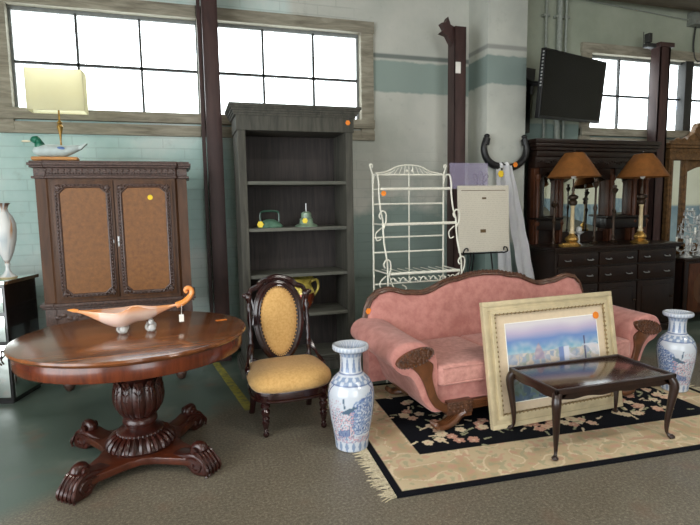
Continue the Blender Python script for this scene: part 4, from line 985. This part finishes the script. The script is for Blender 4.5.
for sx in (-1, 1):
    q_ = [(-.22, .42), (.22, .42)] + [(y_, .378 + .005 * math.cos(y_ / .22 * PI * 2)) for y_ in [.22 - .44 * k / 16 for k in range(17)]]
    b.prism(q_, sx * .45 - .008, sx * .45 + .008, 'x')
b.obj('apron', 'coffee_leg', cf)
for sx in (-1, 1):
    for sy in (-1, 1):
        d = Vector((sx, sy, 0)).normalized(); o_ = Vector((sx * .445, sy * .220, 0))
        pts = spline([o_ + d * x_ + Vector((0, 0, z_)) for x_, z_ in ((0, .415), (.022, .385), (.028, .34), (.014, .24), (.0, .13), (-.002, .05), (.012, .022), (.028, .012))], 5)
        n_ = len(pts); rad = []
        for i in range(n_):
            t = i / (n_ - 1); rad.append(.030 - .002 * t if t < .25 else (.030 - .0195 * min(1, (t - .25) / .5) if t < .80 else .0105 + .010 * (t - .8) / .2))
        b = B(); b.tube(pts, rad, 10); b.ball(tuple(pts[-1] + Vector((0, 0, .002))), .022, (1, 1, .6), 2)
        b.prism([(0, .42), (0, .36), (.02, .375), (.05, .395), (.075, .42)], -.008, .008, 'y', mat=Matrix.Translation((sx * .445 - sx * 0, sy * .225, 0)) @ Matrix.Diagonal((-sx, 1, 1, 1)))
        b.obj('leg', 'coffee_leg', cf)

# ------------------------------------------------------------------ white wire rack
rk = thing('bakers_rack', 'white wrought-iron folding rack with scrollwork standing behind the sofa', 'rack', (2.0, 4.55, 0))
b = B(); W = .36
for x_ in (-W, W): b.tube([(x_, 0, 0), (x_, 0, 1.87)], .009, 8)
b.tube([(0, 0, .85), (0, 0, 1.88)], .007, 8)
for z_ in (1.87, 1.60, 1.29, 1.15, .85, .3): b.tube([(-W, 0, z_), (W, 0, z_)], .008, 8)
b.tube(spline([(-W + .02, 0, 1.88), (-.22, 0, 1.90), (-.12, 0, 1.945), (0, 0, 1.96), (.12, 0, 1.945), (.22, 0, 1.90), (W - .02, 0, 1.88)], 6), .007, 8)
for k in range(-5, 6): b.tube([(k * .05, 0, 1.875), (k * .035, 0, 1.955 - .0008 * k * k * 3)], .004, 5)
for x_ in (-.025, .03): b.ball((x_, -.01, 1.905), .014, (1, .5, 1), 2)
for sx in (-1, 1): b.tube(spline([(sx * W, 0, 1.87), (sx * (W + .02), 0, 1.93), (sx * (W + .03), 0, 1.96), (sx * (W + .005), 0, 1.96), (sx * (W + .005), 0, 1.935)], 4), .007, 6)
b.obj('back_frame', 'white_metal', rk)
for (z_, yf, hw) in ((1.735, -.15, .345), (1.42, -.25, .365), (.99, -.35, .345)):
    b = B(); b.tube([(-hw, yf, z_), (hw, yf, z_)], .013, 8); b.tube([(-hw, yf, z_), (-W, 0, z_)], .007, 6); b.tube([(hw, yf, z_), (W, 0, z_)], .007, 6)
    nb_ = 9
    for k in range(1, nb_): b.tube([(-hw + 2 * hw * k / nb_, yf, z_), (-W + 2 * W * k / nb_, 0, z_)], .0035, 5)
    b.obj('wire_shelf', 'white_metal', rk)
b = B()
for sx in (-1, 1):
    x_ = sx * W
    b.tube(spline([(x_, -.01, 1.80), (x_, -.04, 1.86), (x_, -.12, 1.86), (x_, -.155, 1.78), (x_, -.155, 1.70), (x_, -.19, 1.56), (x_, -.245, 1.46), (x_, -.25, 1.40), (x_, -.28, 1.25), (x_, -.345, 1.10), (x_, -.36, .98), (x_, -.36, .85), (x_, -.32, .4), (x_, -.32, 0)], 6), .008, 8)
    for (y_, z_) in ((-.25, 1.47), (-.35, 1.05)):
        b.tube(spline([(x_, y_, z_ - .10), (x_ + .02, y_ - .02, z_ - .03), (x_ + .015, y_ - .035, z_ + .05), (x_ - .02, y_ - .035, z_ + .07), (x_ - .045, y_ - .03, z_ + .03), (x_ - .03, y_ - .03, z_)], 5), .007, 6)
        b.tube(spline([(x_, y_ + .03, z_ - .08), (x_ - .06, y_ + .02, z_ - .13), (x_ - .05, y_ + .02, z_ - .19), (x_ - .01, y_ + .02, z_ - .18)], 5), .006, 6)
b.obj('side_frame', 'white_metal', rk)
b = B()
b.tube([(-.345, -.35, .83), (.345, -.35, .83)], .006, 6)
for k in range(7):
    x_ = -.29 + k * .097
    b.tube(spline([(x_ - .045, -.35, .93), (x_ - .02, -.355, .955), (x_ + .01, -.355, .93), (x_ + .04, -.355, .91), (x_ + .05, -.355, .94), (x_ + .03, -.355, .955)], 4), .005, 6); b.ball((x_, -.36, .935), .012, (1, .5, 1), 1)
for sx in (-1, 1): b.tube(spline([(sx * .34, -.35, .97), (sx * .30, -.35, .87), (sx * .22, -.35, .83), (sx * .18, -.35, .86), (sx * .22, -.35, .89)], 5), .006, 6)
b.obj('scroll_panel', 'white_metal', rk)
disc(rk, 'price_sticker', (-.32, -.17, 1.695), .026, 'y', 'orange', True, 'orange price sticker')

# ------------------------------------------------------------------ easel with document
es = thing('display_easel', 'thin black metal easel holding the printed document before the concrete column', 'easel', (2.93, 4.80, 0))
b = B()
for sx in (-1, 1): b.tube([(sx * .03, .03, 1.84), (sx * .12, .0, 1.08), (sx * .24, -.05, 0)], .008, 8)
b.tube([(0, .03, 1.80), (0, .30, 0)], .008, 8)
b.obj('tripod', 'black_metal', es)
b = B(); b.tube([(-.24, -.04, 1.075), (.24, -.04, 1.075)], .008, 6)
for sx in (-1, 1): b.tube(spline([(sx * .24, -.04, 1.07), (sx * .26, -.09, 1.09), (sx * .245, -.10, 1.13), (sx * .215, -.10, 1.135), (sx * .21, -.10, 1.105)], 5), .007, 6)
b.obj('ledge', 'black_metal', es)
b = B()
for sx in (-1, 1): b.tube(spline([(0, .02, 1.80), (sx * .05, .02, 1.82), (sx * .085, .02, 1.865), (sx * .07, .02, 1.895), (sx * .04, .02, 1.87), (sx * .03, .02, 1.83)], 5), .006, 6)
b.tube(spline([(-.03, .02, 1.85), (-.02, .02, 1.90), (0, .02, 1.92), (.02, .02, 1.90), (.03, .02, 1.85)], 4), .006, 6); b.obj('finial', 'black_metal', es)
doc = thing('printed_document', 'old printed document sheet standing on the black easel', 'document', (2.93, 4.735, 1.09))
doc.rotation_euler = (math.radians(-3), 0, 0)
b = B(); b.box(-.30, .30, -.006, .006, 0, .685, .001); b.obj('sheet', 'document', doc)
for q_ in ((-.02, .03, .545, .565), (-.045, .02, .20, .235), (-.26, .26, .632, .638)): b = B(); b.box(q_[0], q_[1], -.0075, -.006, q_[2], q_[3]); b.obj('printed_mark', 'print', doc)
ac = B(); ac.box(-.12, .22, -.003, .003, 0, .66); ac.box(-.24, .20, -.003, .003, .659, .92); a_ = ac.obj('acrylic_sheet', 'acrylic', None, loc=(2.80, 4.772, 1.085)); a_.rotation_euler = (math.radians(-2), 0, 0)
tag(a_, 'tinted see-through acrylic panel sticking out behind the printed document', 'panel')
# ------------------------------------------------------------------ horse collar and cloth
hc = thing('horse_collar', 'black U-shaped horse collar hanging on the concrete column', 'horse collar', (3.55, 5.31, 2.0))
b = B()
pts = spline([(-.245, 0, .34), (-.275, 0, .28), (-.285, 0, .20), (-.25, 0, .10), (-.17, 0, .035), (-.05, 0, .005), (.06, 0, .0), (.17, 0, .035), (.25, 0, .11), (.28, 0, .20), (.27, 0, .28), (.25, 0, .34)], 5)
n_ = len(pts); b.tube(pts, [.030 + .014 * math.sin(PI * i / (n_ - 1)) for i in range(n_)], 12); b.obj('collar_pad', 'collar', hc)
b = B()
for sx in (-1, 1): b.ball((sx * .25, 0, .355), .032, (1.1, 1, .8), 2); b.tube([(sx * .25, .0, .33), (sx * .265, 0, .26)], .042, 10)
b.tube([(0, .0, .03), (0, .066, .06)], .01, 6); b.obj('collar_strap', 'collar', hc)
disc(hc, 'price_tag', (-.09, -.05, -.075), .042, 'y', 'sticker_yellow', True, 'yellow paper tag'); 
b = B(); b.tube([(-.09, -.05, -.05), (-.10, -.045, .02)], .003, 5); b.obj('tag_string', 'tag', hc)
disc(hc, 'price_sticker', (.10, -.050, .03), .032, 'y', 'orange', True, 'orange price sticker')
def clothf(u, v):
    t = v; z_ = 2.02 - 1.62 * t; cx_ = 3.535 + .25 * t; w = .13 + .09 * t
    return (cx_ + (u - .5) * w, 5.245 - .15 * t + .02 * math.sin(u * 9 + t * 4) + .006 * math.sin(t * 30), z_)
b = B(); b.grid(clothf, 14, 60)
b.grid(lambda u, v: (3.46 + .10 * v + (u - .5) * (.10 + .10 * v), 5.285 - .02 * v + .012 * math.sin(u * 11), 2.02 - 1.55 * v), 12, 50)
bmesh.ops.solidify(b.bm, geom=list(b.bm.faces), thickness=.004)
b.tube(spline([(3.47, 5.25, 2.0), (3.47, 5.285, 2.04), (3.48, 5.34, 2.02)], 4), .02, 6); b.tube(spline([(3.55, 5.25, 2.0), (3.55, 5.28, 2.045), (3.55, 5.34, 2.02)], 4), .02, 6)
tag(b.obj('cloth_strip', 'cloth'), 'long white cloth strip hanging down from the black horse collar', 'cloth')

# ------------------------------------------------------------------ television
Rt = Vector((.934, .354, .035)).normalized(); Dt = Vector((-.071, .092, -.993)); Dt = (Dt - Rt * Dt.dot(Rt)).normalized(); Nt = Rt.cross(-Dt)  # points into the wall
tvo = thing('television', 'black flat-screen television tilted on a bracket high on the wall', 'television', (3.775, 4.93, 3.255))
TVW, TVH = 1.36, .735
Nt = (-Dt).cross(Rt); tm = Matrix(((Rt.x, Nt.x, -Dt.x), (Rt.y, Nt.y, -Dt.y), (Rt.z, Nt.z, -Dt.z)))
tvo.rotation_mode = 'QUATERNION'; tvo.rotation_quaternion = tm.to_quaternion()
b = B(); b.box(0, TVW, 0, .055, -TVH, 0, .006); b.obj('casing', 'tv_case', tvo)
b = B(); b.box(.018, TVW - .018, -.003, .002, -TVH + .03, -.018); b.obj('screen', 'tv', tvo)
b = B()
for k in range(11): b.box(-.003, .002, .01, .03, -.03 - k * .035 - .018, -.03 - k * .035)
b.obj('side_vent', 'silver', tvo)
b = B(); b.box(.30, .70, .055, .08, -.55, -.15); b.tube([(.6, .07, -.35), (.45, .42, -.30), (.55, .62, -.24)], .03, 8); b.box(.40, .70, .56, .60, -.4, -.1); b.obj('wall_bracket', 'tv_case', tvo)
b = B(); b.box(3.87, 4.10, 5.62, 5.80, 2.45, 3.08, .01); o = b.obj('mount_box', 'tv_case', tvo); o.matrix_parent_inverse = Matrix.LocRotScale(tvo.location, tvo.rotation_quaternion, None).inverted()

# ------------------------------------------------------------------ mirrored sideboard
sb = thing('mirrored_sideboard', 'massive dark carved sideboard with mirrored back under the television', 'sideboard', (4.70, 4.85, 0))
x0, x1 = -.77, 1.0
b = B(); b.box(x0, x1, .03, .60, .08, 1.03, .005); b.obj('carcass', 'dark_wood', sb)
b = B(); b.box(x0 - .03, x1 + .03, -.01, .60, 1.03, 1.052, .004); b.box(x0 - .05, x1 + .05, -.03, .60, 1.052, 1.085, .01); b.obj('countertop', 'dark_wood', sb)
b = B(); b.box(x0 - .03, x1 + .03, 0, .60, 0, .09, .01); b.obj('plinth', 'dark_wood', sb)
for i in range(3):
    dx0 = x0 + .03 + i * .57; dx1 = dx0 + .55
    for (z0, z1) in ((.86, 1.01), (.66, .84)):
        d = B(); d.box(dx0, dx1, .005, .035, z0, z1, .008); dro = d.obj('drawer', 'dark_wood', sb)
        for hx in (dx0 + .12, dx1 - .12):
            b = B(); b.tube(spline([(hx - .035, .005, (z0 + z1) / 2), (hx - .03, -.015, (z0 + z1) / 2 - .008), (hx + .03, -.015, (z0 + z1) / 2 - .008), (hx + .035, .005, (z0 + z1) / 2)], 4), .006, 6); b.obj('handle', 'silver', dro)
    d = B(); d.box(dx0, dx1, .005, .035, .11, .64, .008); d.box(dx0 + .06, dx1 - .06, -.006, .01, .17, .58, .012); dr = d.obj('door', 'dark_wood', sb)
    b = B(); b.ball((dx1 - .03, -.008, .42), .014, sub=2); b.obj('knob', 'bronze', dr)
# superstructure
hy = .42
b = B(); b.box(x0 + .03, x1 - .02, .555, .60, 1.085, 2.28); b.obj('back_panel', 'dark_wood', sb)
for (m0, m1, z0, z1) in ((-.55, -.40, 1.42, 1.90), (-.29, .375, 1.22, 1.92), (.47, .735, 1.42, 1.90)):
    b = B(); b.box(m0, m1, .535, .557, z0, z1, .003); b.obj('mirror', 'mirror', sb, label='silvered mirror panel')
for c_ in (-.70, -.36, .405, .76, .95):
    b = B(); b.box(c_ - .035, c_ + .035, .48, .56, 1.085, 2.0, .006)
    b.lathe([(.022, 1.09), (.026, 1.30), (.04, 1.34), (.022, 1.38), (.028, 1.6), (.022, 1.84), (.04, 1.87), (.03, 1.92)], 12, (c_, .46, 0))
    b.obj('post', 'post_wood', sb)
for (a0, a1) in ((-.74, -.34), (.28, .98)):
    b = B(); b.prism([(a0, .16 + .22), (a1 - .05, .38), (a1, .43), (a1, .56), (a0, .56)], 1.385, 1.41, 'z', .006)
    b.box(a0 + .02, a1 - .03, .43, .55, 1.25, 1.386, .02)
    b.obj('bracket_shelf', 'black_wood', sb)
b = B()
for (a0, a1) in ((-.66, -.40), (-.32, .365), (.445, .72), (.80, .92)):
    n_ = 12; arch = [(a0, 2.02), (a0, 1.86)] + [(a0 + (a1 - a0) * k / n_, 1.86 + .10 * math.sin(PI * k / n_)) for k in range(1, n_)] + [(a1, 1.86), (a1, 2.02)]
    b.prism(arch, .46, .55, 'y', .004)
b.box(x0 + .02, x1 - .01, .44, .58, 2.0, 2.14, .006)
for k in range(46): b.ball((x0 + .06 + k * .036, .438, 2.07 + .015 * math.sin(k * 1.3)), .018, (1, .6, 1), 1)
b.obj('arcade', 'dark_wood', sb)
b = B()
for z0, z1, e in ((2.13, 2.20, .0), (2.20, 2.24, .03), (2.24, 2.28, .055), (2.28, 2.33, .07)): b.box(x0 + .02 - e, x1 - .01 + e * .8, .42 - e, .60, z0, z1, .008)
b.obj('cornice', 'dark_wood', sb)

def amber_lamp(loc, label, tilt_=0):
    t = thing('table_lamp', label, 'lamp', loc, tilt_, 'amber shaded lamps on the sideboard')
    b = B(); b.lathe([(.0, 0), (.085, 0), (.09, .02), (.07, .035), (.05, .05), (.065, .08), (.06, .10), (.035, .13), (.028, .15)], 20, lobes=6, amp=.15, lob=(0, .11)); b.obj('base', 'brass', t)
    b = B(); b.lathe([(.028, .14), (.035, .16), (.022, .18), (.024, .20), (.020, .44), (.03, .455), (.02, .47)], 18); b.obj('column', 'marble', t)
    b = B(); b.lathe([(.02, .46), (.045, .48), (.05, .51), (.03, .53), (.055, .545), (.058, .57), (.02, .59), (.012, .62), (.02, .64), (.008, .68), (.006, 1.07)], 18)
    b.ball((0, 0, 1.08), .014, sub=2); b.obj('socket', 'bronze', t)
    b = B(); b.lathe([(.285, .785), (.235, .86), (.165, .97), (.105, 1.05)], 40); b.lathe([(.279, .787), (.229, .86), (.159, .968), (.10, 1.048)], 40)
    bmesh.ops.delete(b.bm, geom=[f for f in b.bm.faces if len(f.verts) > 4], context='FACES')
    for (r, z_) in ((.282, .786), (.103, 1.049)): b.tube([(r * math.cos(k * PI / 20), r * math.sin(k * PI / 20), z_) for k in range(40)], .005, 5, True)
    for k in range(3): b.tube([(0, 0, 1.045), (.102 * math.cos(k * 2.1), .102 * math.sin(k * 2.1), 1.048)], .003, 4)
    b.obj('lamp_shade', 'amber_shade', t)
    b = B(); b.ball((0, 0, .80), .03, (1, 1, 1.3), 2); b.obj('bulb', 'tag', t)
    return t
amber_lamp((4.19, 4.93, 1.085), 'left one of the two lamps with amber cone shades on the sideboard')
amber_lamp((5.18, 4.93, 1.085), 'right one of the two lamps with amber cone shades, near the crystal')
# candlestick pieces standing by the mirror
def stick(x_, y_, z0, h, label, mat='bronze'):
    b = B(); b.lathe([(.045, 0), (.048, .012), (.02, .03), (.014, .06), (.022, .08), (.012, .10), (.016, h * .5), (.028, h * .55), (.012, h * .6), (.012, h * .85), (.035, h * .9), (.04, h * .93), (.02, h * .95), (.024, h)], 16)
    tag(b.obj('candlestick', mat, None, loc=(x_, y_, z0)), label, 'candlestick', 'dark candlesticks on the sideboard')
stick(4.66, 5.10, 1.085, .78, 'tall dark candlestick in front of the centre mirror of the sideboard, nearer the left lamp')
stick(4.02, 5.03, 1.085, .52, 'shorter dark candlestick at the left end of the sideboard')
stick(5.00, 5.16, 1.085, .70, 'dark candlestick between the two amber lamps, nearer the right one')
b = B(); b.box(-.10, .10, -.04, .04, 0, .035, .01)
for k in range(7): b.ball((-.09 + k * .03, -.03, .035), .018, sub=1)
tag(b.obj('brass_tray', 'brass', None, loc=(4.10, 4.88, 1.085)), 'small brass ornament on the front left corner of the sideboard', 'ornament')
fg = thing('glass_ornament', 'small pale glass ornament with drops beside the left amber lamp', 'ornament', (4.33, 4.98, 1.085))
b = B(); b.lathe([(.04, 0), (.04, .01), (.015, .03), (.012, .12), (.05, .15), (.06, .16), (.02, .17)], 16); b.obj('stand', 'crystal', fg)
b = B()
b.ball((0, 0, .19), .035, sub=2); b.obj('bowl', 'crystal', fg)

# ------------------------------------------------------------------ right cabinet and crystal
cb = thing('inlaid_cabinet', 'dark inlaid cabinet on casters at the right edge, holding the crystal', 'cabinet', (5.95, 4.97, 0))
b = B(); b.box(0, .95, 0, .44, .12, .82, .006); b.box(.0, .06, -.012, .03, .12, .82, .006); b.obj('carcass', 'dark_wood', cb)
b = B(); b.box(-.03, .98, -.03, .46, .82, .86, .01); b.obj('top', 'dark_wood', cb)
d = B(); d.box(.08, .50, -.01, .01, .16, .79, .006); dr = d.obj('door', 'post_wood', cb)
b = B(); b.prism([(.29 + .13 * math.cos(a), .47 + .2 * math.sin(a)) for a in [k * PI / 12 for k in range(24)]], -.013, -.008); b.obj('inlay', 'armoire_wood', dr, label='oval lighter inlay')
d = B(); d.box(.52, .93, -.01, .01, .16, .79, .006); d.obj('door', 'post_wood', cb)
for (x_, y_) in ((.06, .04), (.89, .04), (.06, .40), (.89, .40)):
    b = B(); b.tube([(x_, y_ - .015, .035), (x_, y_ + .015, .035)], .035, 14); b.tube([(x_, y_, .04), (x_, y_, .125)], .016, 8); b.obj('caster', 'brass', cb)

drop_mesh = []
def drop(loc, t):
    if not drop_mesh:
        b = B(); b.ball((0, 0, -.004), .007, sub=1); b.ball((0, 0, -.028), .011, (.8, .8, 1.9), 1); o = b.obj('crystal_drop', 'crystal', t); drop_mesh.append(o.data)
    else:
        o = bpy.data.objects.new('crystal_drop', drop_mesh[0]); C.objects.link(o); o.parent = t
    o.location = loc
def candelabrum(loc, h, arms, R, tiers, label, seed):
    t = thing('crystal_candelabrum', label, 'candelabrum', loc, seed, 'crystal candelabra on the inlaid cabinet')
    b = B(); b.lathe([(.07, 0), (.075, .012), (.04, .03), (.018, .06), (.03, .09), (.014, .12), (.03, h * .4), (.014, h * .5), (.026, h * .7), (.012, h * .8), (.03, h * .88), (0, h)], 16); b.obj('stem', 'crystal', t)
    rr = random.Random(seed * 10)
    for ti in range(tiers):
        z_ = h * (.35 + .42 * ti / max(1, tiers - 1)) if tiers > 1 else h * .42; rad = R * (1 - .35 * ti / max(1, tiers - 1))
        for k in range(arms):
            a = 2 * PI * (k + .5 * ti) / arms; d = Vector((math.cos(a), math.sin(a), 0))
            b = B(); b.tube(spline([(0, 0, z_), tuple(d * rad * .4 + Vector((0, 0, z_ - .05))), tuple(d * rad * .8 + Vector((0, 0, z_ - .03))), tuple(d * rad + Vector((0, 0, z_ + .02)))], 4), .006, 6)
            b.lathe([(.01, 0), (.035, .012), (.038, .018), (.012, .02), (.012, .05), (.0, .05)], 12, tuple(d * rad + Vector((0, 0, z_ + .02))))
            b.obj('arm', 'crystal', t)
            for q in range(4):
                aa = q * PI / 2 + a
                drop(tuple(d * rad + Vector((.034 * math.cos(aa), .034 * math.sin(aa), z_ + .018))), t)
            drop(tuple(d * rad * .5 + Vector((0, 0, z_ - .05))), t)
            if ti == 0 and k in (1, 3):
                b = B(); b.tube([tuple(d * rad + Vector((0, 0, z_ + .045))), tuple(d * rad + Vector((0, 0, z_ + .13)))], .012, 10); b.obj('candle', 'candle', t)
    return t
candelabrum((6.08, 5.06, .86), .30, 5, .15, 1, 'small crystal candelabrum with drops at the left end of the inlaid cabinet', .3)
candelabrum((6.42, 5.16, .86), .72, 7, .24, 4, 'tall many-tiered crystal candelabrum at the right edge of the photo', .9)

# gilt pier mirror / hall cabinet at the wall
gm = thing('pier_mirror', 'tall carved golden-brown mirror with cornice against the wall at the right edge', 'mirror', (6.80, 5.62, 0))
gx0, gx1 = -.47, .60
b = B(); b.box(gx0, gx1, .02, .14, 0, 2.20, .004); b.obj('back_panel', 'gilt', gm)
b = B()
for c_ in (gx0 + .045, gx0 + .30, gx1 - .045): b.box(c_ - .04, c_ + .04, -.02, .03, 0, 2.20, .008); b.tube([(c_, -.022, .95), (c_, -.022, 2.15)], .018, 8)
b.box(gx0, gx1, -.02, .03, .90, .98, .005); b.obj('stile', 'gilt', gm)
b = B(); b.box(gx0 + .09, gx0 + .255, .008, .022, 1.0, 2.15); b.obj('mirror', 'mirror', gm, label='narrow side mirror panel')
n_ = 14; a0, a1 = gx0 + .36, gx1 - .10
b = B(); b.prism([(a0, .98), (a0, 1.98)] + [(a0 + (a1 - a0) * k / n_, 1.98 + .08 * math.sin(PI * k / n_)) for k in range(1, n_)] + [(a1, 1.98), (a1, .98)], .006, .022); b.obj('mirror', 'mirror', gm, label='large arched mirror panel')
b = B()
for z0, z1, e in ((2.14, 2.18, .02), (2.18, 2.30, .0), (2.30, 2.34, .04), (2.34, 2.37, .06)): b.box(gx0 - e, gx1 + e, -.03 - e, .15, z0, z1, .008)
for k in range(24): b.ball((gx0 + .03 + k * .044, -.035, 2.24 + .012 * (k % 2)), .020, (1, .6, 1.1), 1)
for k in range(18): b.ball((gx0 + .05 + k * .03, -.05, 2.40 + .02 * abs(math.sin(k * .9))), .022, (1, .6, 1), 1)
b.box(gx0 + .0, gx0 + .56, -.07, .0, 2.37, 2.40, .005)
b.obj('cornice', 'gilt', gm)
b = B(); cx_ = (gx0 + gx1) / 2
b.prism(spl2([(cx_ - .28, 2.40), (cx_ - .22, 2.46), (cx_ - .12, 2.52), (cx_ - .08, 2.62), (cx_, 2.66), (cx_ + .08, 2.62), (cx_ + .12, 2.52), (cx_ + .22, 2.46), (cx_ + .28, 2.40)], 4), -.05, .05, 'y', .01)
for k in range(20): a = k * .33; b.ball((cx_ + .1 * math.cos(a) * 1.3, -.055, 2.53 + .08 * math.sin(a)), .022, (1, .6, 1), 1)
b.obj('crest', 'gilt', gm)

# ------------------------------------------------------------------ ceiling lamps (out of view, light the room)
for i, (x_, y_) in enumerate(((-1.6, 1.2), (2.2, 1.0), (6.0, 1.4), (0.2, -2.6), (4.6, -2.4))):
    t = thing('ceiling_light', 'long white strip lamp on the ceiling', 'light', (x_, y_, ZC - .002), 0, 'strip lamps on the ceiling')
    b = B(); b.box(-.62, .62, -.09, .09, -.07, 0, .005); b.obj('housing', 'lampsteel', t)
    b = B()
    for q in (-.045, .045): b.tube([(-.6, q, -.088), (.6, q, -.088)], .016, 8)
    b.obj('tube', 'tube', t)
    L = bpy.data.lights.new('strip', 'AREA'); L.shape = 'RECTANGLE'; L.size = 1.2; L.size_y = .16; L.energy = 20; L.color = (1, .955, .88)
    lo = bpy.data.objects.new('strip_light', L); C.objects.link(lo); lo.location = (x_, y_, ZC - .125)

# ------------------------------------------------------------------ daylight
w = bpy.data.worlds.new('overcast'); SC.world = w; w.use_nodes = True
bg = w.node_tree.nodes['Background']; bg.inputs[0].default_value = (.93, .97, 1.0, 1); bg.inputs[1].default_value = 3.4
def portal(loc, rot, sx, sy):
    L = bpy.data.lights.new('portal', 'AREA'); L.shape = 'RECTANGLE'; L.size = sx; L.size_y = sy; L.cycles.is_portal = True
    o = bpy.data.objects.new('portal', L); C.objects.link(o); o.location = loc; o.rotation_euler = rot
for (a, b_, z0, z1) in wins: portal(((a + b_) / 2, YB + .15, (z0 + z1) / 2), (-PI / 2, 0, 0), b_ - a, z1 - z0)
portal((XL - .1, -1.0, 1.85), (0, -PI / 2, 0), 3.7, 7.2)
portal((1.6, YF - .1, 1.5), (PI / 2, 0, 0), 3.2, 3.0)

SC.view_settings.view_transform = 'Standard'; SC.view_settings.look = 'None'; SC.view_settings.gamma = 1.0
SC.view_settings.exposure = 0.95; SC.view_settings.use_curve_mapping = False
SC.cycles.use_denoising = True
SC.cycles.max_bounces = 8; SC.cycles.diffuse_bounces = 3; SC.cycles.transparent_max_bounces = 12
SC.cycles.caustics_reflective = False; SC.cycles.caustics_refractive = False; SC.cycles.sample_clamp_indirect = 6.0
